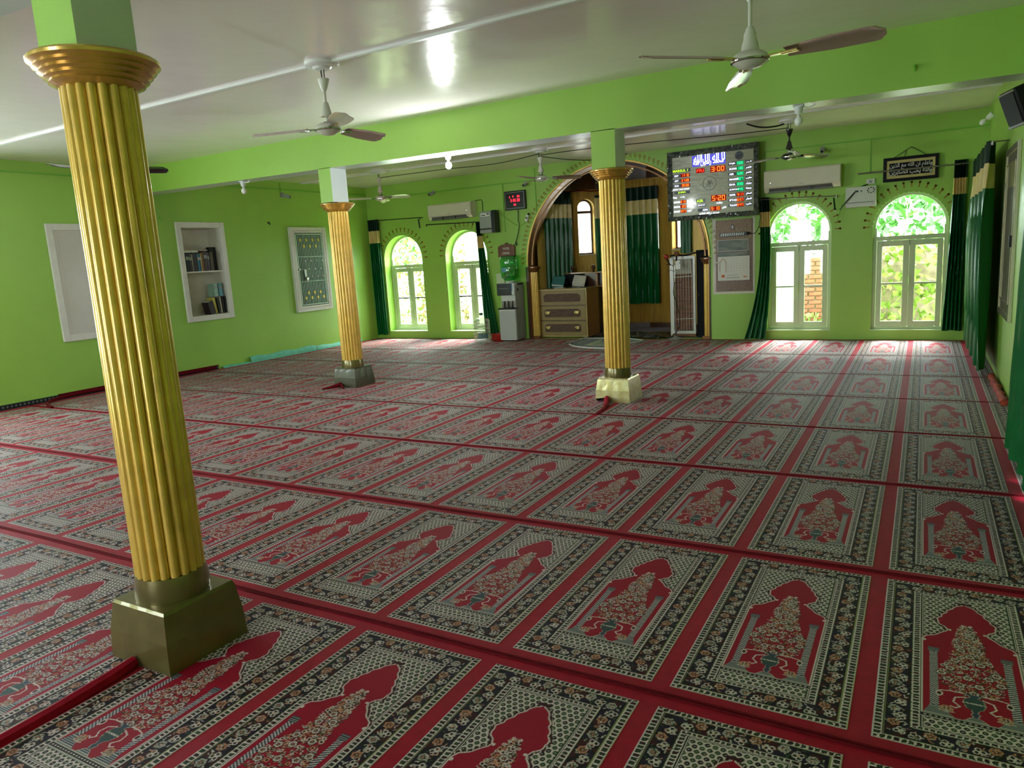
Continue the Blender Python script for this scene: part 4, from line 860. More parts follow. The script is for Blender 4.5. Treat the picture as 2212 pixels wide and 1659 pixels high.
fan(-4.86, 9.86, 2.60, 'small white ceiling fan in front of the mihrab arch', 265, M['fanwhite'], M['fanbrown'], M['steel'], cups=M['fanwhite'])
fan(-1.46, 10.35, 2.56, 'black and chrome ceiling fan before the wall air conditioner', 285, M['fandark'], M['chrome'], M['fandark'], cups=M['fandark'], canopy=True)
fan(-6.90, 4.40, 2.545, 'dark bladed ceiling fan half hidden by the near column', 285, M['fandark'], M['fandark'], M['fandark'], cups=M['fandark'])
# ------------------------------------------------------------------ bulbs
def bulb(x, y, z, label, lit=False, rot=(0, 0, 0), tail=True):
    t = thing('light_bulb', label, 'bulb', (x, y, z), 0, 'bulbs in ceiling holders'); t.rotation_euler = rot
    MB().lathe([(0.036, 0.0), (0.036, -0.012), (0.034, -0.03), (0.028, -0.058), (0.020, -0.066)], (0, 0, 0), 20).box(-0.04, 0.04, -0.04, 0.04, -0.008, 0.0).build('holder', M['conduit'], t, True)
    MB().lathe([(0.013, -0.06), (0.015, -0.082), (0.020, -0.092)], (0, 0, 0), 16).build('bulb_neck', M['white'], t, True)
    MB().lathe([(0.018, -0.090), (0.030, -0.103), (0.033, -0.122), (0.029, -0.142), (0.016, -0.156), (0.002, -0.16)], (0, 0, 0), 20).build('bulb_glass', M['Lbulb'] if lit else M['bulb'], t, True)
    if tail: MB().tube([(0.03, 0, -0.012), (0.06, 0.0, -0.022), (0.10, 0.0, -0.020), (0.13, 0, -0.004)], 0.007, 6).build('cable_tail', M['conduit'], t, True)
    if lit:
        l = D.lights.new('bulb_light', 'POINT'); l.energy = 16; l.color = (0.93, 0.97, 1.0); l.shadow_soft_size = 0.05
        o = D.objects.new('bulb_light', l); COL.objects.link(o); o.parent = t; o.location = (0, 0, -0.21)
    return t
bulb(-4.37, 6.70, 2.622, 'lit white bulb glowing under the beam', lit=True)
bulb(-0.83, 6.70, 2.583, 'unlit bulb under the beam near the black fan')
bulb(-7.58, 6.70, 2.66, 'unlit bulb under the beam near the cupboard wall')
bulb(0.79, 11.0, 2.86, 'unlit bulb on the side wall above the window curtains', rot=(0, 0.9, 0), tail=False)
# ------------------------------------------------------------------ cables
def cable(pts, r, m, label, n=10, name='cable'):
    P = [Vector(p) for p in pts]; out = []
    for i in range(len(P) - 1):
        p0, p1, p2, p3 = P[max(i - 1, 0)], P[i], P[i + 1], P[min(i + 2, len(P) - 1)]
        for q in range(n):
            t = q / n; out.append(0.5 * ((2 * p1) + (-p0 + p2) * t + (2 * p0 - 5 * p1 + 4 * p2 - p3) * t * t + (-p0 + 3 * p1 - 3 * p2 + p3) * t ** 3))
    out.append(P[-1]); return tag(MB().tube(out, r, 6).build(name, m, None, True), label, 'cable')
cable([(-7.78, 9.72, 2.915), (-6.6, 9.78, 2.92), (-5.6, 9.8, 2.90), (-4.88, 9.86, 2.965)], 0.006, M['wire'], 'black cable strung between the two far fans')
cable([(-4.84, 9.86, 2.945), (-4.2, 9.9, 2.95), (-3.2, 10.1, 2.95), (-2.2, 10.25, 2.93), (-1.48, 10.35, 2.93)], 0.006, M['wire'], 'black cable strung past the mihrab to the black fan')
cable([(-4.83, 9.86, 2.92), (-4.5, 10.1, 2.86), (-4.2, 10.4, 2.85), (-3.85, 10.8, 2.93)], 0.006, M['wire'], 'slack black cable looping down beside the small white fan')
cable([(-1.95, 10.1, 3.015), (-1.80, 10.2, 2.965), (-1.62, 10.3, 2.965), (-1.47, 10.35, 3.0)], 0.011, M['wire'], 'thick black cable looping to the black fan')
# ------------------------------------------------------------------ air conditioners
def aircon(x0, x1, z0, z1, label, led_left, dots):
    t = thing('air_conditioner', label, 'air conditioner', ((x0 + x1) / 2, YB, z0), 0, 'wall air conditioners'); w = (x1 - x0) / 2; h = z1 - z0
    pf = [(-0.0, 0.0), (-0.15, 0.0), (-0.185, 0.03), (-0.205, 0.07), (-0.205, h - 0.03), (-0.19, h - 0.005), (-0.15, h), (0.0, h)]
    V = [(-w, y, z) for y, z in pf] + [(w, y, z) for y, z in pf]; n = len(pf)
    fixn(MB().add(V, [tuple(range(n)), tuple(range(n, 2 * n))] + [(i, (i + 1) % n, n + (i + 1) % n, n + i) for i in range(n)]).build('body', M['ac'], t))
    MB().box(-w + 0.004, w - 0.004, -0.214, -0.203, 0.068, h - 0.02, 0.004).build('front_panel', M['ac'], t)
    v = MB().box(-w + 0.06, w - 0.10, -0.19, -0.10, -0.012, 0.012).build('air_outlet', M['acdark'], t)
    mb = MB(); mb.add([(-w + 0.07, -0.20, 0.052), (w - 0.11, -0.20, 0.052), (w - 0.11, -0.175, 0.004), (-w + 0.07, -0.175, 0.004)], [(0, 1, 2, 3)]); mb.build('louvre', M['acdark'], t)
    for q in (0.33, 0.62): MB().box(-w + 2 * w * q, -w + 2 * w * q + 0.02, -0.20, -0.17, -0.005, 0.04).build('louvre_clip', M['black'], t)
    MB().lathe([(0.005, 0), (0.005, 0.003)], (-w + 0.09 if led_left else w - 0.09, -0.217, h * 0.42), 8, 'y').build('indicator', M['Lwhite'], t)
    MB().box(-0.03, 0.03, -0.216, -0.213, 0.085, 0.093).build('badge', M['grey'], t)
    return t
aircon(-1.965, -0.935, 2.20, 2.51, 'cream wall air conditioner beside the prayer time board', True, True)
aircon(-8.05, -7.09, 2.265, 2.545, 'cream wall air conditioner over the second far window', False, True)
tag(MB().tube([(-7.10, YB - 0.01, 2.555), (-6.98, YB - 0.01, 2.56), (-6.955, YB - 0.01, 2.53), (-6.955, YB - 0.01, 2.34)], 0.006, 6).build('cable', M['wire'], None, True), 'black lead from the air conditioner to the stabilizer box', 'cable')
# stabilizers
s1 = thing('voltage_stabilizer', 'grey voltage stabilizer with dark side panel beside the air conditioner', 'stabilizer', (-6.78, YB, 1.95), 0, 'voltage stabilizers on the wall')
MB().box(-0.165, 0.085, -0.17, 0, 0, 0.385, 0.006).build('case', M['grey'], s1); MB().box(0.086, 0.165, -0.165, 0, 0.0, 0.395, 0.006).build('side_casing', M['black'], s1)
MB().box(-0.13, 0.06, -0.176, -0.168, 0.295, 0.355).build('switch_panel', M['white'], s1); MB().box(-0.11, -0.03, -0.18, -0.174, 0.31, 0.325).box(0.0, 0.05, -0.18, -0.174, 0.325, 0.345).build('meter', M['black'], s1); MB().box(-0.16, 0.08, -0.174, -0.168, 0.06, 0.085).build('dark_band', M['black'], s1)
s2_ = thing('voltage_stabilizer', 'pale grey voltage stabilizer with black round knobs between the two far windows', 'stabilizer', (-0.68, YB, 1.895), 0, 'voltage stabilizers on the wall')
MB().box(-0.19, 0.195, -0.16, 0, 0, 0.275, 0.006).build('case', M['palebox'], s2_); MB().box(-0.17, 0.17, -0.165, -0.158, 0.055, 0.063).build('groove', M['acdark'], s2_)
for k in range(8): a = k * PI / 4; MB().lathe([(0.009, 0), (0.009, 0.01)], (0.13 + 0.042 * math.cos(a), -0.17, 0.215 + 0.036 * math.sin(a)), 10, 'y').build('socket_hole', M['black'], s2_)
MB().box(-0.07, -0.03, -0.168, -0.158, 0.20, 0.225).box(0.0, 0.02, -0.168, -0.158, 0.205, 0.22).build('meter', M['black'], s2_)
o = thing('wall_socket', 'white wall socket above the pale stabilizer', 'socket', (-0.565, YB, 2.235)); MB().box(-0.055, 0.055, -0.03, 0, -0.035, 0.035, 0.004).build('socket_plate', M['white'], o); MB().box(-0.02, 0.02, -0.034, -0.028, -0.02, 0.015).build('switch', M['grey'], o)
cable([(-0.60, 11.53, 2.20), (-0.70, 11.45, 2.15), (-0.82, 11.4, 2.02), (-0.90, 11.42, 1.93), (-0.945, 11.5, 1.88)], 0.009, M['wire'], 'black cable hanging across the pale stabilizer')
cable([(-0.90, 11.5, 2.10), (-0.93, 11.5, 1.92), (-0.965, 11.5, 1.80), (-0.97, 11.5, 1.73)], 0.006, M['gconduit'], 'green cable hanging beside the pale stabilizer')
# ------------------------------------------------------------------ prayer time board
bd = thing('prayer_time_board', 'large electronic prayer time board in crinkled plastic beside the mihrab arch', 'electronic board', (0, 0, 0))
bx0, bx1, bz0, bz1, by = -3.43, -2.055, 1.895, 2.945, 11.44
MB().box(bx0 + 0.02, bx1 - 0.02, by, YB, bz0 + 0.02, bz1 - 0.02).build('casing', M['black'], bd)
MB().box(bx0 + 0.075, bx1 - 0.06, by - 0.014, by, bz0 + 0.07, bz1 - 0.085).build('face', M['boardface'], bd)
# crinkled plastic wrap round the border
mb = MB(); rs = np.random.RandomState(11)
def wrap_strip(xa, xb, za, zb, nx, nz):
    V = []
    for j in range(nz + 1):
        for i in range(nx + 1):
            V.append((xa + (xb - xa) * i / nx + rs.uniform(-.003, .003), by - 0.016 - rs.uniform(0, 0.016), za + (zb - za) * j / nz + rs.uniform(-.003, .003)))
    F = [(j * (nx + 1) + i, j * (nx + 1) + i + 1, (j + 1) * (nx + 1) + i + 1, (j + 1) * (nx + 1) + i) for j in range(nz) for i in range(nx)]
    mb.add(V, F)
wrap_strip(bx0, bx1, bz1 - 0.085, bz1, 60, 4); wrap_strip(bx0, bx1, bz0, bz0 + 0.07, 60, 4); wrap_strip(bx0, bx0 + 0.08, bz0 + 0.07, bz1 - 0.085, 4, 50); wrap_strip(bx1 - 0.065, bx1, bz0 + 0.07, bz1 - 0.085, 4, 50)
mb.box(bx0, bx0 + 0.02, by - 0.01, YB, bz0, bz1).box(bx1 - 0.02, bx1, by - 0.01, YB, bz0, bz1).box(bx0 + 0.02, bx1 - 0.02, by - 0.01, YB, bz0, bz0 + 0.02).box(bx0 + 0.02, bx1 - 0.02, by - 0.01, YB, bz1 - 0.02, bz1)
mb.build('plastic_wrap', M['wrap'], bd)
BW, BH = bx1 - bx0, bz1 - bz0; fy = by - 0.018
def bp(u, v): return bx0 + BW * u, bz1 - BH * v
def bt(s, u, v, wd, hg, m, name='led_text', **k):
    x, z = bp(u, v); return text_part(name, s, x, fy, z, hg * BH, m, bd, wd * BW, **k)
def plate(u, v, wd, hg, m, name='led_window', dy=0.003):
    x, z = bp(u, v); return MB().box(x - wd * BW / 2, x + wd * BW / 2, fy + dy - 0.001, fy + dy + 0.004, z - hg * BH / 2, z + hg * BH / 2).build(name, m, bd)
SEG = {'0': 'abcdef', '1': 'bc', '2': 'abged', '3': 'abgcd', '4': 'fgbc', '5': 'afgcd', '6': 'afgedc', '7': 'abc', '8': 'abcdefg', '9': 'abcdfg'}
def digits(s, u, v, wd, hg, m, th=0.16):
    n = sum(1 if c != ':' else 0.45 for c in s); x, z = bp(u, v); W_, H_ = wd * BW, hg * BH; cw = W_ / n; px_ = x - W_ / 2; mb = MB()
    for c in s:
        if c == ':':
            for dz in (-0.17, 0.17): mb.box(px_ + cw * 0.12, px_ + cw * 0.33, fy - 0.003, fy, z + H_ * dz - H_ * 0.05, z + H_ * dz + H_ * 0.05)
            px_ += cw * 0.45; continue
        a, b = px_ + cw * 0.12, px_ + cw * 0.88; t = cw * th
        S = {'a': (a, b, z + H_ / 2 - t, z + H_ / 2), 'g': (a, b, z - t / 2, z + t / 2), 'd': (a, b, z - H_ / 2, z - H_ / 2 + t), 'f': (a, a + t, z, z + H_ / 2), 'b': (b - t, b, z, z + H_ / 2), 'e': (a, a + t, z - H_ / 2, z), 'c': (b - t, b, z - H_ / 2, z)}
        for q in SEG.get(c, ''): k = S[q]; mb.box(k[0], k[1], fy - 0.003, fy, k[2], k[3])
        px_ += cw
    return mb.build('led_digits', m, bd)
# top inscription in two interlaced lines, white on blue glow
plate(0.47, 0.165, 0.37, 0.155, M['Lglow'], 'inscription_backlight')
bt(arabic('لا اله الا الله'), 0.475, 0.135, 0.345, 0.115, M['Lwhite'], 'inscription', bold=0.02); bt(arabic('محمد رسول الله'), 0.465, 0.195, 0.335, 0.10, M['Lwhite'], 'inscription', bold=0.02)
plate(0.375, 0.305, 0.095, 0.065, M['Lredback']); bt('FRI', 0.375, 0.305, 0.078, 0.042, M['Lred'], bold=0.01)
plate(0.57, 0.305, 0.165, 0.085, M['Lredback']); digits('3:00', 0.57, 0.305, 0.15, 0.066, M['Lorange'])
x, z = bp(0.475, 0.495); mb = MB(); arch_strip(mb, x, z, 0.098, 0.104, fy, fy + 0.003, 0, 2 * PI, 40); mb.build('emblem_ring', M['acdark'], bd)
mb = MB()
for q in range(26): a = rs.uniform(0, 2 * PI); r_ = rs.uniform(0.01, 0.06); b_ = rs.uniform(0, PI); cxx, czz = x + r_ * math.cos(a), z + r_ * math.sin(a); mb.prism([(cxx - 0.022 * math.cos(b_), czz - 0.022 * math.sin(b_)), (cxx + 0.003, czz - 0.003), (cxx + 0.022 * math.cos(b_), czz + 0.022 * math.sin(b_)), (cxx - 0.003, czz + 0.003)], fy, fy + 0.002)
mb.build('emblem_lettering', M['acdark'], bd)
x, z = bp(0.80, 0.155); MB().lathe([(0.062, 0), (0.062, 0.004)], (x, fy, z), 28, 'y').build('dial', M['bluegrey'], bd); MB().box(x - 0.10, x + 0.21, fy - 0.001, fy + 0.002, z - 0.078, z - 0.074).build('rule_line', M['black'], bd)
mb = MB(); mb.prism([(x - 0.045, z - 0.03), (x - 0.02, z + 0.0), (x + 0.02, z + 0.012), (x + 0.045, z - 0.01), (x + 0.01, z - 0.005), (x - 0.01, z - 0.025)], fy - 0.002, fy); mb.build('dial_hand', M['black'], bd)
plate(0.375, 0.735, 0.105, 0.055, M['black']); bt('ASR', 0.368, 0.735, 0.075, 0.038, M['Llime'], bold=0.01); plate(0.575, 0.715, 0.165, 0.085, M['Lredback']); digits('5:20', 0.575, 0.715, 0.15, 0.068, M['Lorange'])
plate(0.385, 0.80, 0.10, 0.035, M['bluegrey']); bt('JAMA\'AT', 0.385, 0.80, 0.085, 0.026, M['Lwhite']); bt(arabic('جماعت'), 0.585, 0.785, 0.065, 0.035, M['Lwhite'], bold=0.01)
plate(0.40, 0.868, 0.115, 0.045, M['bluegrey']); bt('AZAN', 0.425, 0.868, 0.055, 0.028, M['Lwhite']); plate(0.54, 0.86, 0.11, 0.062, M['Lredback']); digits('5:10', 0.54, 0.86, 0.098, 0.045, M['Lorange']); bt(arabic('اذان'), 0.635, 0.857, 0.045, 0.032, M['Lwhite'], bold=0.01)
bt(arabic('مسجد و نظام اوقات'), 0.47, 0.925, 0.22, 0.045, M['Lwhite'], bold=0.012)
ROW = [('FAJR', '500', 'فجر', 'g'), ('DUHAR', '130', 'ظهر', 'g'), ('ASR', '520', 'عصر', 'g'), ('MAGRIB', '707', 'مغرب', 'g'), ('ISHA', '830', 'عشاء', 'g'), ('JUM\'AH', '145', 'جمعه', 'g'), ('SAHR', '4:11', 'سحر', 'r'), ('IFTAR', '6:57', 'افطار', 'r'), ('TULOO', '5:47', 'طلوع', 'r')]
for k, (en, tm, ur, c) in enumerate(ROW):
    v = 0.258 + 0.0725 * k; wen = 0.02 * len(en)
    plate(0.725, v, 0.085, 0.04, M['bluegrey']); bt(en, 0.693 + wen * 0.42, v, wen * 0.8, 0.026, M['Lwhite'], bold=0.01)
    plate(0.81, v, 0.08, 0.052, M['Lgreenback'] if c == 'g' else M['Lredback']); digits(tm, 0.81, v, 0.066, 0.036, M['Lgreen'] if c == 'g' else M['Lorange'])
    plate(0.90, v, 0.075, 0.044, M['bluegrey']); bt(arabic(ur), 0.90, v, 0.062, 0.034, M['Lwhite'], bold=0.01)
plate(0.16, 0.275, 0.21, 0.05, M['bluegrey']); bt('MARSUL 1', 0.15, 0.275, 0.17, 0.035, M['Llime'], bold=0.01)
for k, (a, b) in enumerate((('11', '10'), ('21', '28'), ('30', '08'))):
    v = 0.345 + 0.072 * k; plate(0.16, v, 0.20, 0.048, M['bluegrey']); bt(('DAY', 'AST', 'SUN')[k], 0.105, v, 0.045, 0.026, M['Lwhite']); plate(0.205, v, 0.10, 0.048, M['Lredback']); digits(a + ':' + b, 0.205, v, 0.085, 0.034, M['Lorange'])
bt('JAMAT TIME WAQT', 0.155, 0.545, 0.19, 0.024, M['Lwhite']); plate(0.165, 0.59, 0.18, 0.042, M['bluegrey']); bt('JUMA', 0.165, 0.59, 0.09, 0.030, M['Llime'], bold=0.01); bt('Day', 0.085, 0.66, 0.045, 0.032, M['Lwhite']); bt(arabic('وقت'), 0.17, 0.655, 0.05, 0.028, M['Lwhite'])
for k, (en, tm, ur) in enumerate((('SUNRISE', '613', 'صبح'), ('ZAWAL', '123', 'زوال'.replace('ز', 'ر')), ('SUNSET', '647', 'غروب'))):
    v = 0.725 + 0.068 * k; bt(en, 0.105, v, 0.075, 0.024, M['Lwhite'], bold=0.01); plate(0.178, v, 0.068, 0.046, M['Lredback']); digits(tm, 0.178, v, 0.058, 0.032, M['Lorange']); bt(arabic(ur), 0.245, v, 0.05, 0.034, M['Lwhite'], bold=0.01)
    x, z = bp(0.30, v); rect_frame(MB(), x - 0.012, x + 0.012, z - 0.012, z + 0.012, 0.003, fy, fy + 0.003).build('tick_box', M['acdark'], bd)
# ------------------------------------------------------------------ small red clock
ck = thing('digital_clock', 'black digital wall clock with red figures beside the mihrab arch', 'clock', (-6.255, YB, 2.485))
MB().box(-0.215, 0.215, -0.045, 0, -0.165, 0.165, 0.006).build('casing', M['black'], ck); rect_frame(MB(), -0.19, 0.19, -0.14, 0.14, 0.006, -0.05, -0.044).build('silver_inset', M['steel'], ck)
for s, x, z, w_, h_ in (('5', -0.10, 0.06, 0.018, 0.03), ('8', -0.03, 0.068, 0.02, 0.032), ('26', 0.075, 0.065, 0.055, 0.036), ('3', -0.075, 0.0, 0.028, 0.05), (':03', -0.01, 0.0, 0.065, 0.05), ('20', 0.075, 0.0, 0.06, 0.05), ('26', 0.0, -0.075, 0.05, 0.032)):
    fy_s, BW_s, BH_s = fy, BW, BH; mb = MB(); n = sum(1 if c != ':' else 0.45 for c in s); cw = w_ / n; px_ = x - w_ / 2
    for c in s:
        if c == ':': mb.box(px_ + cw * .1, px_ + cw * .3, -0.052, -0.046, z - 0.012, z - 0.006).box(px_ + cw * .1, px_ + cw * .3, -0.052, -0.046, z + 0.006, z + 0.012); px_ += cw * 0.45; continue
        a, b, t = px_ + cw * 0.1, px_ + cw * 0.9, cw * 0.2; S = {'a': (a, b, z + h_ / 2 - t, z + h_ / 2), 'g': (a, b, z - t / 2, z + t / 2), 'd': (a, b, z - h_ / 2, z - h_ / 2 + t), 'f': (a, a + t, z, z + h_ / 2), 'b': (b - t, b, z, z + h_ / 2), 'e': (a, a + t, z - h_ / 2, z), 'c': (b - t, b, z - h_ / 2, z)}
        for q in SEG[c]: k = S[q]; mb.box(k[0], k[1], -0.052, -0.046, k[2], k[3])
        px_ += cw
    mb.build('red_figures', M['Lpink'], ck)
cable([(-6.21, 11.55, 2.32), (-6.21, 11.55, 2.22), (-6.215, 11.55, 2.13), (-6.20, 11.55, 2.05), (-6.24, 11.55, 1.88), (-6.28, 11.55, 1.78), (-6.30, 11.55, 1.72), (-6.27, 11.55, 1.70), (-6.285, 11.55, 1.76)], 0.007, M['wire'], 'black lead hanging from the red clock to the wooden sign')
cable([(-6.62, 11.5, 2.34), (-6.5, 11.54, 2.22), (-6.35, 11.55, 2.1), (-6.2, 11.55, 2.04), (-6.05, 11.55, 2.10)], 0.004, M['gconduit'], 'pale green lead sagging from the stabilizer to the plug')
pl = thing('plug_adapter', 'white plug adapter hanging on its lead beside the clock', 'plug', (-6.03, YB - 0.03, 2.165)); pl.rotation_euler = (0, 0.35, 0)
MB().box(-0.025, 0.025, -0.02, 0.02, -0.07, 0.05, 0.006).build('adapter_body', M['white'], pl); MB().box(-0.014, 0.014, -0.03, -0.018, -0.02, 0.01).build('pin_slot', M['black'], pl); MB().tube([(0.0, 0, 0.05), (0.015, 0, 0.08)], 0.018, 8).build('black_plug', M['black'], pl)
sg = thing('wooden_sign', 'brown scalloped wooden sign with white lettering above the green water bottle', 'sign', (-6.49, YB, 1.62)); P = [(-0.17, -0.12), (-0.17, 0.06), (-0.14, 0.09), (-0.12, 0.075), (-0.09, 0.105), (-0.045, 0.10), (0.0, 0.135), (0.045, 0.10), (0.09, 0.105), (0.12, 0.075), (0.15, 0.095), (0.17, 0.06), (0.17, -0.12)]
fixn(MB().prism(P, -0.05, 0).build('sign_board', M['signbrown'], sg)); text_part('lettering', 'WATER', 0, -0.053, 0.03, 0.042, M['white'], sg, 0.14); text_part('lettering', 'DRINK', 0, -0.053, -0.05, 0.042, M['white'], sg, 0.15)
# ------------------------------------------------------------------ calligraphy frame
cf = thing('calligraphy_frame', 'black framed calligraphy panel with gold mount above the vine window', 'picture', (-0.08, YB - 0.04, 2.36))
rect_frame(MB(), -0.33, 0.33, -0.16, 0.16, 0.04, -0.03, 0.0).build('outer_frame', M['mattblack'], cf); rect_frame(MB(), -0.295, 0.295, -0.12, 0.12, 0.036, -0.018, -0.004).build('gold_mount', mat('gold_mount', (196, 180, 116), 0.45), cf)
MB().box(-0.26, 0.26, -0.012, -0.004, -0.085, 0.085).build('black_ground', M['mattblack'], cf)
text_part('calligraphy', arabic('واعلم ان الله مع الذين'), 0, -0.016, 0.040, 0.082, M['white'], cf, 0.51, bold=0.014); text_part('calligraphy', arabic('والله يحب الصابرين'), 0, -0.016, -0.042, 0.08, M['white'], cf, 0.51, bold=0.014)
MB().tube([(-0.21, 0.0, 0.155), (-0.06, 0.02, 0.245), (0.0, 0.03, 0.285), (0.19, 0.0, 0.155)], 0.004, 6).tube([(-0.075, 0.01, 0.155), (-0.07, 0.02, 0.20), (-0.06, 0.02, 0.245)], 0.004, 6).build('hanging_cord', M['wire'], cf, True)
# ------------------------------------------------------------------ cameras
def cctv(x, y, z, rz, label, m='white'):
    c = thing('security_camera', label, 'camera', (x, y, z), rz, 'small dome and bullet cameras on the walls')
    MB().lathe([(0.035, 0), (0.035, 0.018), (0.02, 0.03)], (0, -0.03, 0), 16, 'y').build('mount', M['grey'], c, True); MB().tube([(0, -0.02, 0), (0.0, -0.06, -0.02)], 0.012, 8).build('bracket', M['grey'], c, True)
    MB().tube([(0.02, -0.05, -0.015), (-0.03, -0.13, -0.045)], [0.026, 0.03], 12).build('camera_body', M['grey'], c, True); MB().tube([(-0.029, -0.129, -0.045), (-0.034, -0.138, -0.048)], 0.02, 12).build('lens', M['black'], c, True)
cctv(-8.02, YB, 2.79, 0.0, 'small grey camera above the air conditioner at the far window')
cctv(-6.04, YB, 2.76, 0.4, 'grey round camera above the red clock'); cctv(-1.20, YB, 2.75, 0.3, 'grey round camera behind the black fan')
c_ = thing('security_camera', 'small grey camera high on the cupboard wall', 'camera', (XL, 9.36, 2.79), 0, 'small dome and bullet cameras on the walls')
MB().box(0, 0.02, -0.04, 0.04, -0.03, 0.05).build('mount', M['grey'], c_); MB().tube([(0.02, 0, 0), (0.12, 0.07, -0.03)], 0.028, 12).build('camera_body', M['grey'], c_, True); MB().tube([(0.12, 0.07, -0.03), (0.128, 0.075, -0.032)], 0.02, 12).build('lens', M['black'], c_, True)
def hook(loc, m, label, ax):
    t = thing('wall_hook', label, 'hook', loc)
    MB().tube([(0, 0, 0), (0.03 * ax[0], 0.03 * ax[1], 0.0), (0.045 * ax[0], 0.045 * ax[1], -0.02), (0.035 * ax[0], 0.035 * ax[1], -0.04)], 0.009, 8).build('hook_bend', m, t, True); MB().box(-0.008, 0.008, -0.012, 0.012, -0.02, 0.015).build('hook_plate', m, t)
hook((XL, 6.93, 2.37), M['gconduit'], 'green painted hook beside the bookshelf recess', (1, 0)); hook((XL, 8.98, 2.32), M['wire'], 'dark hook between the bookshelf recess and the grille cupboard', (1, 0)); hook((0.01, 6.60, 2.73), M['gconduit'], 'green painted stub on the face of the beam', (0, -1))
# ------------------------------------------------------------------ curtains and rods
def curtain(label, top, bot, zt, zc0, zc1, zb, folds, amp, nrm, group='green curtains with cream band', parent=None, seed=0, tw=1.0, path=None, cinch=None):
    """top, bot: ((x,y),(x,y)) end points; three sewn lengths: header, cream band, skirt"""
    rs = np.random.RandomState(seed); ph = rs.uniform(0, 6, 4); N = folds * 10
    t = thing('curtain', label, 'curtain', (0, 0, 0), 0, group)
    T0, T1, B0, B1_ = [Vector((p[0], p[1], 0)) for p in (*top, *bot)]; nv = Vector((nrm[0], nrm[1], 0))
    def P(u, z):
        v = (zt - z) / (zt - zb); a = T0.lerp(T1, u); b = B0.lerp(B1_, u); s = v ** 1.3; p = a.lerp(b, s if label.find('sweeping') < 0 else v ** 2.6)
        if path: p = p + path(u, v)
        am = amp * (0.75 + 0.35 * math.sin(3 * v + ph[0]) * 0.4 + 0.25 * min(1, v * 2))
        uu = u + 0.012 * math.sin(5 * v + ph[1])
        w = math.sin(2 * PI * folds * uu + ph[2]) + 0.28 * math.sin(2 * PI * folds * 2 * uu + 2.2 * v + ph[3]) + 0.2 * math.sin(2 * PI * folds * 0.5 * uu + 4 * v)
        p = p + nv * am * w; return (p.x, p.y, z + (0.006 * math.sin(9 * u + ph[1]) if v > 0.99 else 0))
    for name, za, zb_, m, rows in (('header', zt, zc0, M['cdark'], 5), ('cream_band', zc0, zc1, M['ccream'], 5), ('skirt', zc1, zb, M['cgreen'], 26)):
        V = [P(i / N, za + (zb_ - za) * j / rows) for j in range(rows + 1) for i in range(N + 1)]
        off = Vector((nv.x, nv.y, 0)) * -0.006
        V2 = [(x + off.x, y + off.y, z) for x, y, z in V]; K = len(V)
        F = [(j * (N + 1) + i, j * (N + 1) + i + 1, (j + 1) * (N + 1) + i + 1, (j + 1) * (N + 1) + i) for j in range(rows) for i in range(N)]
        F2 = [tuple(K + q for q in f[::-1]) for f in F]
        E_ = [(rows * (N + 1) + i, rows * (N + 1) + i + 1, K + rows * (N + 1) + i + 1, K + rows * (N + 1) + i) for i in range(N)] + [(j * (N + 1), (j + 1) * (N + 1), K + (j + 1) * (N + 1), K + j * (N + 1)) for j in range(rows)] + [(j * (N + 1) + N, K + j * (N + 1) + N, K + (j + 1) * (N + 1) + N, (j + 1) * (N + 1) + N) for j in range(rows)]
        MB().add(V + V2, F + F2 + E_).build(name, m, t, True)
    return t
YC = YB - 0.09
curtain('dark green curtain with cream band tied back beside the far corner window', ((-9.63, YC), (-9.37, YC)), ((-9.62, YC), (-9.36, YC)), 2.39, 2.17, 1.93, 0.085, 5, 0.028, (0, -1), seed=1)
curtain('dark green curtain with cream band hanging behind the water dispenser', ((-7.08, YC), (-6.97, YC)), ((-7.02, YC), (-6.72, YC)), 2.17, 1.91, 1.69, 0.06, 4, 0.024, (0, -1), seed=2)
def swing(u, v): return Vector((-0.05 * max(0, (v - 0.55)) * (1 - u) * 2, -0.10 * max(0, v - 0.8), 0)) + Vector((0.03 * math.sin(v * 3), 0, 0))
curtain('dark green curtain with cream band sweeping to the floor beside the notice recess', ((-2.05, YC), (-1.91, YC)), ((-2.22, YC - 0.05), (-1.96, YC - 0.03)), 2.14, 1.93, 1.71, 0.03, 4, 0.026, (0, -1), seed=3, path=swing)
curtain('dark green curtain with cream band beside the vine window', ((0.43, YC - 0.02), (0.585, YC - 0.02)), ((0.36, YC), (0.60, YC - 0.02)), 2.40, 2.17, 1.96, 0.145, 5, 0.028, (0, -1), seed=4)
curtain('wide dark green curtain with cream band on the side wall, next to the vine window', ((0.665, 8.72), (0.66, 11.30)), ((0.665, 8.55), (0.655, 11.25)), 2.33, 2.12, 1.88, 0.075, 8, 0.045, (-1, 0), seed=5)
curtain('dark green curtain on the side wall at the very edge of the view', ((0.70, 3.6), (0.69, 5.55)), ((0.70, 3.6), (0.66, 5.80)), 2.42, 2.18, 1.93, 0.05, 7, 0.028, (-1, 0), seed=6)
g2 = 'green curtains inside the apse'
def apc(label, d0, d1, zt, a, b, zb, folds, seed, r=AR - 0.10, amp=0.022):
    p0 = (AC[0] + r * math.cos(math.radians(d0)), AC[1] + r * math.sin(math.radians(d0))); p1 = (AC[0] + r * math.cos(math.radians(d1)), AC[1] + r * math.sin(math.radians(d1)))
    n = (AC[0] - (p0[0] + p1[0]) / 2, AC[1] - (p0[1] + p1[1]) / 2); l = math.hypot(*n); return curtain(label, (p0, p1), (p0, p1), zt, a, b, zb, folds, amp, (n[0] / l, n[1] / l), g2, seed=seed)
apc('broad dark green apse curtain behind the pulpit', 176, 147, 2.62, 2.40, 2.15, 0.35, 6, 7)
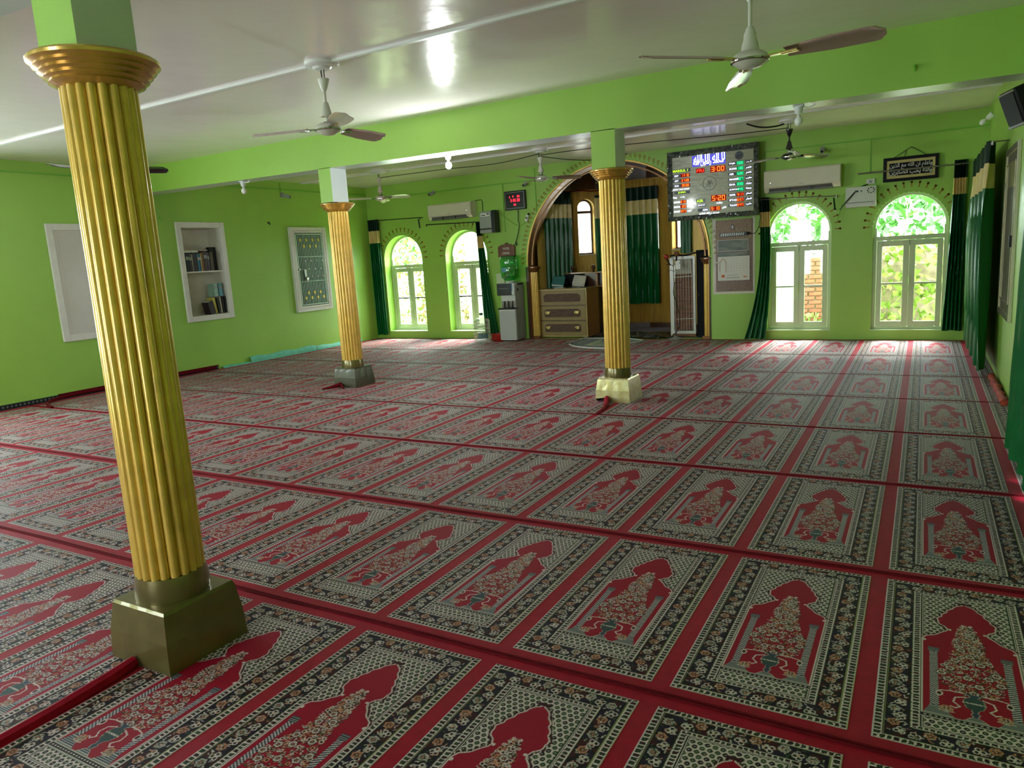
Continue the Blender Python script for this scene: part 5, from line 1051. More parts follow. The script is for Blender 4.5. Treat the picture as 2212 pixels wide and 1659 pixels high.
apc('strip of dark green apse curtain between the two narrow windows', 127.5, 122, 2.55, 2.50, 2.12, 0.45, 2, 8, amp=0.012)
apc('long dark green curtain hanging at the middle of the apse', 104, 80, 2.64, 2.40, 2.14, 0.47, 5, 9)
apc('dark and bright green curtain before the apse window above the black cabinet', 61, 50, 2.6, 2.45, 2.2, 1.38, 3, 10, amp=0.014)
def rod(label, a, b, r=0.008, m=None, ends=(1, 1), extra=None):
    t = thing('curtain_rod', label, 'curtain rod', (0, 0, 0), 0, 'curtain rods'); A, B = Vector(a), Vector(b)
    MB().tube([a, b], r, 8).build('rod_tube', m or M['steel'], t, True)
    for q, P_ in zip(ends, (A, B)):
        if q:
            wall = (P_.x, YB, P_.z) if abs(A.x - B.x) > abs(A.y - B.y) else (XR, P_.y, P_.z)
            MB().tube([P_, wall], 0.007, 6).tube([P_ + Vector((0, 0, 0.006)), P_ + Vector((0, 0, -0.03))], 0.012, 8).build('bracket', m or M['steel'], t, True)
    return t
rod('dark rod over the far corner window', (-9.64, YC, 2.375), (-8.33, YC, 2.345), m=M['wire'], ends=(0, 1))
rod('dark rod under the air conditioner at the second far window', (-8.19, YC, 2.20), (-6.97, YC, 2.16), 0.009, m=M['wire'])
rod('thin grey rod over the brick view window', (-2.05, YC, 2.115), (-0.99, YC, 2.075))
rod('steel rod crossing in front of the calligraphy frame', (-0.72, YC - 0.05, 2.345), (0.60, YC - 0.03, 2.345), 0.011, ends=(0, 0))
rod('steel rod on the side wall with a knob at its end', (0.66, 8.60, 2.305), (0.66, 11.4, 2.305), 0.012)
rod('steel rod of the curtain at the edge of the view', (0.69, 3.4, 2.43), (0.69, 5.9, 2.43), 0.012)
for (x, z) in ((-8.37, 2.32), (-1.03, 2.05)):
    tb = thing('curtain_tie', 'dark tie hanging from the %s rod end' % ('corner window' if x < -5 else 'brick view window'), 'curtain tie')
    MB().tube([(x, YC, z), (x + 0.012, YC, z - 0.10), (x + 0.02, YC, z - 0.17)], 0.012, 6).build('tie_strap', M['cdark'], tb, True); MB().lathe([(0.007, 0), (0.01, -0.012), (0.004, -0.022)], (x + 0.02, YC, z - 0.17), 8).build('bead', M['white'], tb, True)
# ------------------------------------------------------------------ water corner
wd = thing('water_dispenser', 'silver and black floor standing water dispenser between the far window and the mihrab', 'water dispenser', (-6.345, 11.36, 0))
MB().box(-0.17, 0.165, -0.17, 0.17, 0.02, 0.59, 0.008).box(-0.17, 0.165, -0.06, 0.17, 0.59, 1.04, 0.008).box(-0.17, 0.165, -0.17, 0.17, 0.83, 1.04, 0.01).build('cabinet', M['white'], wd); MB().box(0.166, 0.172, -0.15, 0.16, 0.03, 1.0).build('side_sheet', M['grey'], wd)
for k in range(4): MB().box(0.172, 0.176, -0.10 + 0.06 * k, -0.09 + 0.06 * k, 0.08, 0.55).build('side_rib', M['grey'], wd)
MB().box(-0.178, 0.11, -0.186, -0.168, 0.825, 1.035, 0.01).build('control_panel', M['black'], wd); MB().box(-0.14, 0.06, -0.190, -0.185, 0.945, 0.952).build('panel_line', M['grey'], wd)
MB().box(-0.165, 0.16, -0.068, -0.061, 0.60, 0.828).build('back_splash', M['white'], wd)
for x in (-0.09, -0.01, 0.075): MB().lathe([(0.024, 0.60), (0.028, 0.615), (0.03, 0.72), (0.026, 0.722)], (x, -0.13, 0), 14).build('steel_cup', M['steel'], wd, True)
MB().box(-0.18, 0.175, -0.20, -0.05, 0.575, 0.603, 0.01).build('drip_tray', M['black'], wd); MB().box(-0.168, 0.163, -0.174, -0.168, 0.04, 0.55, 0.002).build('lower_door', mat('dispenser_door', (186, 188, 186), 0.3, var=0.02), wd); MB().lathe([(0.07, 1.04), (0.08, 1.055), (0.06, 1.075)], (0, 0, 0), 20).build('bottle_collar', M['white'], wd, True)
MB().box(0.12, 0.128, -0.12, -0.02, 1.041, 1.044).box(0.06, 0.16, -0.075, -0.065, 1.041, 1.044).box(0.118, 0.128, -0.174, -0.170, 0.90, 1.04).build('blue_tape', M['blue'], wd); MB().box(0.172, 0.176, -0.08, -0.03, 0.89, 0.94).build('side_switch', M['black'], wd)
wbt = thing('water_bottle', 'large green water bottle upside down on the dispenser', 'bottle', (-6.345, 11.36, 1.065))
MB().lathe([(0.03, 0.0), (0.04, 0.01), (0.11, 0.035), (0.15, 0.07), (0.163, 0.11), (0.158, 0.13), (0.165, 0.15), (0.165, 0.25), (0.158, 0.27), (0.165, 0.29), (0.165, 0.38), (0.158, 0.40), (0.165, 0.42), (0.155, 0.445), (0.13, 0.455), (0.02, 0.45)], (0, 0, 0), 32).build('bottle_body', M['jug'], wbt, True)
MB().lathe([(0.148, 0.07), (0.155, 0.11), (0.155, 0.22), (0.001, 0.22)], (0, 0, 0), 28).build('water', glass_mat('green_water', (0.35, 0.85, 0.6, 1), 0.05), wbt, True)
V = []
for i in range(7): a_ = -2.1 + i * 0.11; V += [(0.1675 * math.cos(a_), 0.1675 * math.sin(a_), 0.17), (0.1675 * math.cos(a_), 0.1675 * math.sin(a_), 0.25)]
MB().add(V, [(2 * i, 2 * i + 2, 2 * i + 3, 2 * i + 1) for i in range(6)]).build('paper_label', mat('faded_blue_label', (96, 160, 180), 0.5), wbt)
jr = thing('water_jar', 'clear ribbed water jar with green cap on the carpet by the far window', 'bottle', (-6.785, 11.0, 0.002))
pr_ = [(0.13, 0.0), (0.148, 0.015), (0.152, 0.06)]
for k in range(5): z = 0.08 + 0.065 * k; pr_ += [(0.152, z), (0.144, z + 0.012), (0.152, z + 0.026)]
pr_ += [(0.150, 0.40), (0.13, 0.425), (0.06, 0.445), (0.032, 0.455), (0.028, 0.50), (0.02, 0.50)]
MB().lathe(pr_, (0, 0, 0), 32).build('jar_body', M['jar'], jr, True); MB().lathe([(0.032, 0.495), (0.034, 0.51), (0.034, 0.535), (0.01, 0.54)], (0, 0, 0), 16).build('green_cap', mat('green_cap', (60, 100, 90), 0.4), jr, True)
mb = MB(); V = []
for i in range(9):
    a = -1.9 + i * 0.15; V += [(0.1535 * math.cos(a + 0.4), 0.1535 * math.sin(a + 0.4), 0.09), (0.1535 * math.cos(a + 0.4), 0.1535 * math.sin(a + 0.4), 0.17)]
mb.add(V, [(2 * i, 2 * i + 2, 2 * i + 3, 2 * i + 1) for i in range(8)]); mb.build('blue_grey_label', mat('jar_label', (110, 140, 140), 0.5, rgb2=(60, 90, 96), vscale=30), jr)
tb = thing('plastic_tub', 'low red plastic tub between the water jar and the dispenser', 'tub', (-6.62, 11.28, 0.002))
MB().lathe([(0.105, 0.0), (0.115, 0.01), (0.135, 0.115), (0.142, 0.118), (0.142, 0.126), (0.13, 0.126), (0.11, 0.02), (0.001, 0.02)], (0, 0, 0), 28, cap=False).build('tub_wall', M['tubred'], tb, True); MB().box(-0.05, 0.05, -0.137, -0.130, 0.04, 0.085).build('pale_print', M['tubred'], tb)
ws = thing('wall_switch_plate', 'pale switch plate low on the wall behind the dispenser', 'socket', (-6.66, YB, 1.12)); MB().box(-0.09, 0.09, -0.025, 0, -0.09, 0.09, 0.005).build('plate', M['frame'], ws); MB().box(-0.012, 0.012, -0.02, 0, -0.75, -0.09).build('plate_conduit', M['frame'], ws)
# ------------------------------------------------------------------ chest of drawers
ch = thing('drawer_chest', 'olive and brown chest of three drawers at the foot of the mihrab arch', 'chest of drawers', (-5.515, 12.02, 0))
MB().box(-0.48, 0.48, -0.27, 0.27, 0.015, 0.865).build('carcass', M['wood'], ch)
rect_frame(MB(), -0.485, 0.485, 0.02, 0.87, 0.018, -0.295, -0.268).build('front_frame', mat('pale_lipping', (188, 164, 100), 0.35), ch); MB().box(-0.49, 0.49, -0.29, 0.28, 0.862, 0.885, 0.004).build('top', M['drawer'], ch)
for k, z0 in enumerate((0.045, 0.315, 0.590)):
    d = MB().box(-0.458, 0.458, -0.288, -0.262, z0, z0 + 0.255, 0.003).build('drawer', M['drawer'], ch)
    MB().box(-0.47, 0.47, -0.28, -0.265, z0 + 0.256, z0 + 0.268).build('drawer_gap', M['brown'], ch)
    zc = z0 + 0.13; P = [(-0.34, zc - 0.07), (0.34, zc - 0.07), (0.36, zc - 0.05), (0.36, zc + 0.04), (0.31, zc + 0.075), (-0.31, zc + 0.075), (-0.36, zc + 0.04), (-0.36, zc - 0.05)]
    fixn(MB().prism(P, -0.296, -0.286).build('carved_inlay', M['carve'], d))
    if k < 2:
        for sx in (-1, 1):
            x = sx * 0.29; MB().lathe([(0.012, 0), (0.018, -0.008), (0.014, -0.018)], (x - 0.03, -0.297, zc + 0.01), 10, 'y').lathe([(0.012, 0), (0.018, -0.008), (0.014, -0.018)], (x + 0.03, -0.297, zc + 0.01), 10, 'y').box(x - 0.045, x + 0.045, -0.303, -0.296, zc - 0.015, zc + 0.035).tube([(x - 0.035, -0.315, zc + 0.0), (x - 0.03, -0.325, zc - 0.03), (x + 0.03, -0.325, zc - 0.03), (x + 0.035, -0.315, zc)], 0.006, 6).build('handle', M['brass'], d, True)
for sx in (-0.42, 0.42): MB().box(sx - 0.03, sx + 0.03, -0.25, 0.24, 0, 0.018).build('foot', M['brown'], ch)
# ------------------------------------------------------------------ pulpit seat behind the chest
mn = thing('pulpit', 'dark wooden pulpit seat with turned knobs behind the chest of drawers', 'pulpit', (0, 0, 0))
MB().box(-5.98, -5.06, 12.36, 12.9, 0.01, 0.88).build('seat_body', M['brown'], mn); MB().box(-5.96, -5.10, 12.62, 12.70, 0.88, 1.13).build('seat_back', M['blackcloth'], mn)
MB().box(-6.0, -4.78, 12.38, 12.42, 1.118, 1.14).build('top_rail', M['bronze'], mn); MB().box(-5.96, -4.84, 12.39, 12.41, 0.90, 1.118).build('dark_back_panel', M['blackcloth'], mn)
for x in (-5.97, -5.80): MB().box(x - 0.02, x + 0.02, 12.36, 12.40, 0.88, 1.12).build('front_post', M['wood'], mn)
P = [(-0.14, 0.0), (0.07, 0.0), (0.07, -0.22), (0.055, -0.30), (0.02, -0.36), (0.02, -0.42), (-0.03, -0.43), (-0.04, -0.36), (-0.10, -0.26), (-0.14, -0.20)]
fixn(MB().prism([(x - 5.13, z + 1.12) for x, z in P], 12.24, 12.28).build('arm_bracket', M['brown'], mn)); MB().box(-5.06, -5.02, 12.24, 12.29, 0.88, 1.115).build('pale_post', M['wood'], mn)
MB().box(-5.02, -4.80, 12.30, 12.32, 0.90, 1.11).build('mesh_panel', M['black'], mn); MB().box(-5.04, -4.78, 12.28, 12.33, 0.87, 0.89).build('lower_rail', M['wood'], mn)
for x, y, m in ((-5.12, 12.30, M['brown']), (-5.995, 12.36, M['bronze']), (-5.65, 12.55, M['brown'])): MB().lathe([(0.025, 0), (0.03, 0.01), (0.012, 0.03), (0.014, 0.04), (0.036, 0.065), (0.04, 0.09), (0.03, 0.115), (0.012, 0.13), (0.002, 0.135)], (x, y, 1.135), 16).build('turned_knob', m, mn, True)
def openbook(loc, rz, label, cover, m=True):
    t = thing('book', label, 'book', loc, rz, 'books on stands over the chest'); t.rotation_euler = (0.5, 0.12, rz)
    MB().box(-0.105, 0.105, -0.14, 0.14, 0.0, 0.04, 0.004).build('pages', M['paper'], t); MB().box(-0.11, 0.11, -0.145, 0.145, 0.040, 0.046).box(-0.11, 0.11, -0.145, 0.145, -0.006, 0.0).box(0.105, 0.112, -0.145, 0.145, -0.006, 0.046).build('cover', cover, t); return t
def rehal(loc, label):
    t = thing('book_stand', label, 'book stand', loc, 0, 'folding book stands on the chest'); fixn(MB().add([(-0.10, -0.13, 0), (0.10, -0.13, 0), (0.10, -0.12, 0), (-0.10, -0.12, 0), (-0.10, 0.12, 0.12), (0.10, 0.12, 0.12), (0.10, 0.13, 0.115), (-0.10, 0.13, 0.115)], [(0, 1, 5, 4), (3, 7, 6, 2), (0, 3, 2, 1), (4, 5, 6, 7), (0, 4, 7, 3), (1, 2, 6, 5)]).build('leaf', M['black'], t))
    MB().box(-0.10, 0.10, 0.10, 0.112, 0, 0.115).box(-0.10, 0.10, -0.12, -0.108, 0, 0.02).build('leg', M['black'], t)
    return t
rehal((-5.70, 12.05, 0.886), 'black folding stand under the teal book'); rehal((-5.30, 12.05, 0.886), 'black folding stand under the open white book')
openbook((-5.72, 12.05, 0.982), 0.35, 'closed book with teal cover on a black stand over the chest', M['teal']); b = openbook((-5.30, 12.05, 0.982), 0.30, 'thick white book on a black stand over the chest', M['paper'])
o = thing('book', 'small dark book lying on the chest top', 'book', (-5.62, 11.88, 0.887), 0.1, 'books on stands over the chest'); MB().box(-0.09, 0.09, -0.05, 0.05, 0.0, 0.014).build('pages', M['paper'], o); MB().box(-0.092, 0.092, -0.052, 0.052, 0.014, 0.018).build('cover', M['teal'], o)
# ------------------------------------------------------------------ rack, cabinet and microphone stand
rk = thing('barred_rack', 'white framed rack with thin upright bars and reddish planks beside the black cabinet', 'rack', (-3.31, 11.84, 0)); rk.scale = (0.87, 1, 1)
rect_frame(MB(), -0.245, 0.215, 0.065, 1.34, 0.045, -0.03, 0.0).build('front_frame', M['framew'], rk); MB().box(-0.275, -0.245, -0.02, 0.10, 0.03, 1.32).build('side_board', M['framew'], rk); MB().box(-0.24, 0.21, 0.10, 0.11, 0.0, 0.06).box(-0.24, 0.21, -0.02, 0.10, 0.02, 0.06).build('foot_rail', M['plank'], rk)
for k in range(7): MB().box(-0.20 + 0.057 * k, -0.147 + 0.057 * k, 0.055 + 0.006 * (k % 2), 0.075 + 0.006 * (k % 2), 0.11, 1.29).build('plank', M['plank'], rk)
for k in range(7): MB().tube([(-0.165 + 0.052 * k, -0.035, 0.10), (-0.163 + 0.052 * k, -0.038, 0.7), (-0.165 + 0.052 * k, -0.035, 1.31)], 0.003, 5).build('upright_bar', M['framew'], rk, True)
for z in (0.32, 1.015): MB().tube([(-0.20, -0.042, z - 0.012), (0.215, -0.042, z)], 0.006, 6).build('cross_bar', M['framew'], rk, True)
MB().box(-0.195, 0.12, 0.038, 0.046, 1.05, 1.30).build('newsprint', M['newsprint'], rk)
mb = MB(); rs = np.random.RandomState(4); V = []
for j in range(6):
    for i in range(20): u, v = i / 19, j / 5; V.append((-0.25 + 0.42 * u, -0.05 + 0.20 * v, 1.352 + 0.03 * u * u + 0.012 * math.sin(7 * u + v * 4)))
mb.add(V, [(j * 20 + i, j * 20 + i + 1, (j + 1) * 20 + i + 1, (j + 1) * 20 + i) for j in range(5) for i in range(19)]).tube([V[i] for i in range(20)], 0.014, 6); tag(mb.build('cover_cloth', M['blackcloth'], None, True), 'black cloth draped over the top of the barred rack', 'cloth').location = (-3.28, 11.84, 0)
bc = thing('black_cabinet', 'tall narrow black cabinet between the rack and the gold pilaster', 'cabinet', (-3.02, 12.00, 0))
m_ = mat('matt_black_board', (18, 18, 21), 0.7, spec=0.2); MB().box(-0.095, 0.10, -0.14, 0.16, 0.0, 1.40, 0.004).build('cabinet_case', m_, bc); MB().box(-0.092, 0.098, -0.146, -0.139, 0.02, 1.38).build('door', m_, bc); MB().tube([(-0.06, -0.152, 0.68), (-0.06, -0.152, 0.74)], 0.005, 6).build('handle', M['steel'], bc, True); MB().box(-0.10, 0.11, -0.15, 0.18, 1.40, 1.425, 0.006).build('cloth_top', M['blackcloth'], bc)
ms = thing('microphone_stand', 'slim microphone stand with red foam balls before the barred rack', 'microphone stand', (-3.415, 11.66, 0))
MB().lathe([(0.14, 0.0), (0.14, 0.008), (0.05, 0.025), (0.015, 0.05)], (0, 0, 0), 24).build('base', M['grey'], ms, True); MB().lathe([(0.012, 0.03), (0.012, 0.72), (0.015, 0.72), (0.015, 0.76), (0.009, 0.76), (0.009, 1.20)], (0, 0, 0), 12).build('pole', M['chrome'], ms, True)
MB().tube([(0, 0, 1.18), (-0.05, -0.01, 1.21), (-0.13, -0.02, 1.22)], 0.006, 6).tube([(0, 0, 1.18), (0.06, -0.01, 1.21), (0.10, -0.02, 1.25)], 0.006, 6).tube([(0, 0, 1.10), (-0.07, -0.01, 1.13), (-0.11, -0.01, 1.09)], 0.005, 6).tube([(0.0, 0, 0.92), (0.09, -0.01, 0.92), (0.12, 0, 0.95)], 0.006, 6).build('clamp_arm', M['black'], ms, True)
for (x, z, m) in ((-0.13, 1.345, 'red'), (0.045, 1.385, 'plank')):
    mc = MB().tube([(x * 0.55, 0, z - 0.14), (x, -0.02, z - 0.02)], [0.011, 0.016], 10).build('microphone', M['black'], ms, True); MB().lathe([(0.01, -0.04), (0.034, -0.022), (0.043, 0.0), (0.036, 0.024), (0.015, 0.04), (0.002, 0.042)], (x, -0.02, z), 18).build('foam_ball', M['tubred'] if m == 'red' else M['plank'], mc, True)
MB().box(0.02, 0.10, -0.02, 0.0, 1.14, 1.27, 0.01).build('hanging_box', M['white'], ms)
cable([(-3.415, 11.64, 0.93), (-3.43, 11.62, 0.75), (-3.38, 11.60, 0.60), (-3.33, 11.6, 0.35), (-3.36, 11.6, 0.15), (-3.50, 11.58, 0.03)], 0.006, M['wire'], 'black microphone lead hanging along the stand')
# ------------------------------------------------------------------ notice recess
nb_ = thing('meter_board', 'brown speckled board with switch row and notices beside the mihrab', 'notice board', (-2.44, YB, 0))
MB().box(-0.285, 0.27, -0.012, -0.002, 0.76, 1.86).build('backing', M['marble'], nb_); MB().box(-0.28, 0.265, -0.02, -0.012, 1.56, 1.86).build('upper_board', mat('speckled_card', (168, 142, 112), 0.5, rgb2=(110, 84, 62), vscale=70, detail=6), nb_)
MB().box(-0.045, 0.0, -0.03, -0.018, 1.70, 1.79).build('switch', M['brown'], nb_); MB().box(-0.032, -0.012, -0.036, -0.03, 1.725, 1.765).build('switch_rocker', M['white'], nb_)
MB().box(-0.225, 0.20, -0.03, -0.018, 1.60, 1.665).build('terminal_strip', M['black'], nb_)
for k in range(11): fixn(MB().prism([(-0.205 + 0.033 * k, 1.615), (-0.188 + 0.033 * k, 1.615), (-0.176 + 0.033 * k, 1.655), (-0.193 + 0.033 * k, 1.655)], -0.036, -0.03).build('terminal', M['white'], nb_))
MB().tube([(0.19, -0.035, 1.635), (0.24, -0.035, 1.635)], 0.02, 8).build('black_plug', M['wire'], nb_, True)
for z0, z1 in ((1.385, 1.55), (1.30, 1.37)): MB().box(-0.25, 0.21, -0.02, -0.012, z0, z1).build('faded_notice', M['notice'], nb_)
rect_frame(MB(), -0.255, 0.215, 1.38, 1.555, 0.007, -0.024, -0.018).build('notice_frame', M['paper'], nb_); MB().box(-0.24, 0.18, -0.018, -0.012, 0.82, 0.90).build('lower_panel', M['marble'], nb_)
cl = thing('wall_calendar', 'white paper calendar with a printed arch on the brown speckled board', 'calendar', (-2.44, YB - 0.03, 1.115))
MB().box(-0.25, 0.235, -0.004, 0.004, -0.185, 0.185).build('sheet', M['calendar'], cl)
mb = MB(); ax_, az = -0.17, 0.02
mb.box(ax_ - 0.05, ax_ - 0.042, -0.007, -0.004, -0.06, 0.10).box(ax_ + 0.042, ax_ + 0.05, -0.007, -0.004, -0.06, 0.10)
for s in (-1, 1): mb.prism([(ax_ + s * 0.05, 0.10), (ax_ + s * 0.03, 0.135), (ax_, 0.16), (ax_, 0.15), (ax_ + s * 0.025, 0.127), (ax_ + s * 0.042, 0.098)], -0.007, -0.004)
fixn(mb.build('printed_arch', M['drawer'], cl))
for r_ in range(6):
    for c in range(7):
        if r_ == 5 and c > 3: continue
        if r_ == 1 and c < 1: continue
        n_ = (r_ - 1) * 7 + c
        if r_ == 0: s = 'SMTWTFS'[c]
        else: s = str(n_)
        text_part('date_figure', s, -0.095 + 0.046 * c, -0.0045, 0.15 - 0.037 * r_, 0.011, M['ink'], cl, depth=0.0008)
MB().box(-0.11, 0.06, -0.0065, -0.004, -0.105, -0.100).box(-0.12, 0.07, -0.0065, -0.004, -0.135, -0.131).box(-0.12, 0.09, -0.0065, -0.004, -0.15, -0.146).build('small_print', M['ink'], cl)
MB().box(-0.195, -0.145, -0.0065, -0.004, -0.135, -0.095).build('printed_badge', M['orange'], cl); MB().box(0.14, 0.19, -0.0065, -0.004, -0.14, -0.125).build('printed_badge', M['orange'], cl)
MB().tube([(-0.27, -0.01, 0.10), (-0.24, -0.02, 0.10)], 0.012, 8).build('clip', M['white'], cl, True)
cable([(-2.20, 11.53, 1.635), (-2.12, 11.48, 1.63), (-2.06, 11.45, 1.70), (-2.03, 11.44, 1.84), (-2.02, 11.45, 1.90)], 0.005, M['wire'], 'thin black lead from the switch row up to the time board')
# ------------------------------------------------------------------ cupboards on the left wall
cp = thing('wall_cupboard', 'blank grey panelled wall cupboard half hidden by the near column', 'cupboard', (XL, 5.72, 1.5))
def yframe(mb, y0, y1, z0, z1, w, x0, x1):
    mb.box(x0, x1, y0, y0 + w, z0, z1, 0.004); mb.box(x0, x1, y1 - w, y1, z0, z1, 0.004); mb.box(x0, x1, y0 + w, y1 - w, z0, z0 + w, 0.004); mb.box(x0, x1, y0 + w, y1 - w, z1 - w, z1, 0.004); return mb
yframe(MB(), -0.44, 0.44, -0.765, 0.765, 0.085, 0.0, 0.035).build('cupboard_frame', M['framew'], cp); MB().box(0.0, 0.022, -0.36, 0.36, -0.69, 0.69).build('door', M['grey_panel'], cp); yframe(MB(), -0.30, 0.30, -0.62, 0.62, 0.012, 0.02, 0.027).build('door_bead', M['grey_panel'], cp)
bs = thing('bookshelf_recess', 'white framed open bookshelf recess in the green wall', 'bookshelf', (XL, 7.595, 1.55))
yframe(MB(), -0.435, 0.435, -0.76, 0.76, 0.085, 0.0, 0.035).build('shelf_frame', M['framew'], bs); MB().box(-0.30, -0.29, -0.36, 0.36, -0.69, 0.69).box(-0.29, 0, -0.362, -0.352, -0.68, 0.68).box(-0.29, 0, 0.352, 0.362, -0.68, 0.68).box(-0.29, 0, -0.352, 0.352, -0.685, -0.675).box(-0.29, 0, -0.352, 0.352, 0.675, 0.685).build('niche_lining', M['whitewash'], bs); MB().box(-0.29, 0.008, -0.35, 0.35, -0.01, 0.012, 0.003).build('shelf_board', M['framew'], bs)
def book(y, z, w, h, d, col, label, group, tilt=0.0, flat=False, x=-0.02, title=None):
    t = thing('book', label, 'book', (XL + x, y, z), 0, group); t.rotation_euler = (tilt, 0, 0)
    m = mat('cover_%d_%d_%d' % col, col, 0.45, var=0.12, vscale=25)
    if flat: a = (-d, 0, -w / 2, w / 2, 0, h)
    else: a = (-d, 0, -w / 2, w / 2, 0, h)
    if flat:
        MB().box(-d, -0.004, -w / 2 + 0.004, w / 2 - 0.004, 0.004, h - 0.004).build('pages', M['paper'], t); MB().box(-d, 0, -w / 2, w / 2, 0, 0.004).box(-d, 0, -w / 2, w / 2, h - 0.004, h).build('cover', m, t)
    else:
        MB().box(-d, -0.004, -w / 2 + 0.003, w / 2 - 0.003, 0.004, h - 0.006).build('pages', M['paper'], t); MB().box(-d, 0, -w / 2, -w / 2 + 0.003, 0, h).box(-d, 0, w / 2 - 0.003, w / 2, 0, h).box(-0.004, 0, -w / 2, w / 2, 0, h).build('cover', m, t)
        if title: MB().box(0.0, 0.0015, -w / 2 + 0.003, w / 2 - 0.003, h * 0.62, h * 0.8).build('spine_band', M[title], t)
    return t
G1, G2 = 'books on the upper shelf', 'books at the foot of the lower shelf'
zz = 1.563; y = 7.255
UP = [(0.030, 0.26, (36, 38, 44), 'charcoal book at the window-hidden end of the upper shelf', None), (0.045, 0.27, (30, 32, 40), 'thick black book second on the upper shelf', 'grey'), (0.040, 0.26, (62, 54, 58), 'thick plum grey book third on the upper shelf', 'grey'), (0.014, 0.25, (210, 200, 180), 'thin cream book beside the plum grey one', None), (0.050, 0.27, (48, 46, 54), 'thick slate book in the first half of the upper shelf', None), (0.018, 0.26, (92, 86, 90), 'thin grey book before the blue ones', None),
      (0.022, 0.255, (58, 150, 190), 'sky blue book on the upper shelf', 'paper'), (0.018, 0.255, (34, 110, 150), 'deeper blue book next to the sky blue one', 'paper'), (0.020, 0.26, (196, 168, 96), 'tan book after the blue ones', 'paper'), (0.028, 0.275, (124, 92, 52), 'brown book in the middle of the upper shelf', None), (0.055, 0.29, (70, 56, 60), 'thick maroon grey book with worn silver spine', 'steel'), (0.030, 0.27, (84, 76, 88), 'mauve grey book beside the worn silver one', 'grey')]
for w_, h_, c, lb, ti in UP:
    w_ *= 1.22; h_ *= 1.06
    book(y + w_ / 2, zz, w_ - 0.001, h_, 0.19, c, lb + '', G1, title=ti); y += w_ + 0.001
book(y + 0.036, zz, 0.062, 0.29, 0.16, (86, 74, 56), 'wide olive brown book before the tall black one', G1, x=-0.015)
book(7.875, zz, 0.13, 0.37, 0.06, (20, 22, 26), 'very large black book standing at the end of the upper shelf', G1, x=-0.13)
book(7.40, zz + 0.290, 0.27, 0.034, 0.19, (206, 214, 204), 'pale green edged book lying flat on the upper row', G1, flat=True)
book(7.63, zz + 0.309, 0.16, 0.018, 0.18, (112, 86, 72), 'thin brown book lying on the row beside the pale one', G1, flat=True)
LO = [(7.66, 0.885, 0.10, 0.20, (34, 26, 32), 'dark purple book with round emblem leaning on the pile', 0.22, -0.005), (7.745, 0.885, 0.05, 0.25, (196, 190, 90), 'yellow green book leaning in the pile', 0.12, -0.04), (7.795, 0.885, 0.03, 0.24, (44, 46, 36), 'dark olive book leaning in the pile', 0.08, -0.02), (7.835, 0.885, 0.028, 0.26, (170, 164, 144), 'worn beige book in the pile', 0.05, -0.02), (7.875, 0.885, 0.03, 0.26, (60, 52, 50), 'dark brown book near the end of the pile', 0.02, -0.02), (7.915, 0.885, 0.03, 0.26, (36, 40, 44), 'black book at the very end of the pile', 0.0, -0.02),
      (7.775, 1.152, 0.07, 0.20, (150, 184, 170), 'pale green book standing on top of the pile', 0.0, -0.03), (7.865, 1.152, 0.07, 0.20, (110, 170, 190), 'light blue book standing on top of the pile', 0.0, -0.03)]
for (y_, z_, w_, h_, c, lb, tl, x_) in LO: book(y_, z_, w_, h_, 0.15, c, lb, G2, tilt=tl, x=x_, title='grey' if h_ > 0.19 and z_ > 1 else None)
t = thing('white_lath', 'thin white lath leaning in the corner of the lower shelf', 'lath', (XL - 0.08, 7.275, 0.886)); t.rotation_euler = (-0.22, 0, 0); MB().box(-0.01, 0.0, -0.012, 0.012, 0.0, 0.24).build('lath_strip', M['white'], t)
# grille cupboard
gc = thing('grille_cupboard', 'white carved cupboard with a barred door and yellow stars', 'cupboard', (XL, 9.845, 1.49))
yframe(MB(), -0.445, 0.445, -0.755, 0.755, 0.10, 0.0, 0.06).build('carved_frame', M['framew'], gc); yframe(MB(), -0.41, 0.41, -0.72, 0.72, 0.02, 0.058, 0.068).build('outer_bead', M['framew'], gc)
mb = MB()
for k in range(56):
    z_ = -0.70 + k * 0.0255
    for s in (-1, 1): mb.box(0.058, 0.066, s * 0.375 - 0.008, s * 0.375 + 0.008, z_, z_ + 0.012)
for k in range(28):
    y_ = -0.36 + k * 0.0265
    for s in (-1, 1): mb.box(0.058, 0.066, y_, y_ + 0.012, s * 0.69 - 0.008, s * 0.69 + 0.008)
o = mb.build('carved_dentils', M['grey_panel'], gc); o['kind'] = 'stuff'
MB().box(0.002, 0.012, -0.345, 0.345, -0.655, 0.655).build('dark_lining', M['darkin'], gc)
dr = yframe(MB(), -0.335, 0.335, -0.645, 0.645, 0.022, 0.03, 0.055).box(0.032, 0.05, -0.313, 0.313, 0.225, 0.237).box(0.032, 0.05, -0.313, 0.313, -0.217, -0.205).build('barred_door', M['gridbar'], gc)
barm = None
for k in range(17):
    y_ = -0.30 + k * 0.0375
    if barm is None: barm = MB().box(0.036, 0.046, -0.006, 0.006, -0.625, 0.625).build('grille_bar', M['gridbar'], dr); barm.location = (0, y_, 0)
    else: copy_mesh(barm, 'grille_bar', dr, (0, y_, 0))
def star(y_, z_, r, m, nm='star'):
    P = []; 
    for q in range(12): a = q * PI / 6 + PI / 12; rr_ = r if q % 2 else r * 0.55; P.append((rr_ * math.cos(a), rr_ * math.sin(a)))
    n = len(P); return fixn(MB().add([(0.050, a, b) for a, b in P] + [(0.057, a, b) for a, b in P], [tuple(range(n)), tuple(range(n, 2 * n))[::-1]] + [(i, (i + 1) % n, n + (i + 1) % n, n + i) for i in range(n)]).build(nm, m, dr, loc=(0, y_, z_)))
st = star(-0.22, 0.53, 0.036, M['starg'])
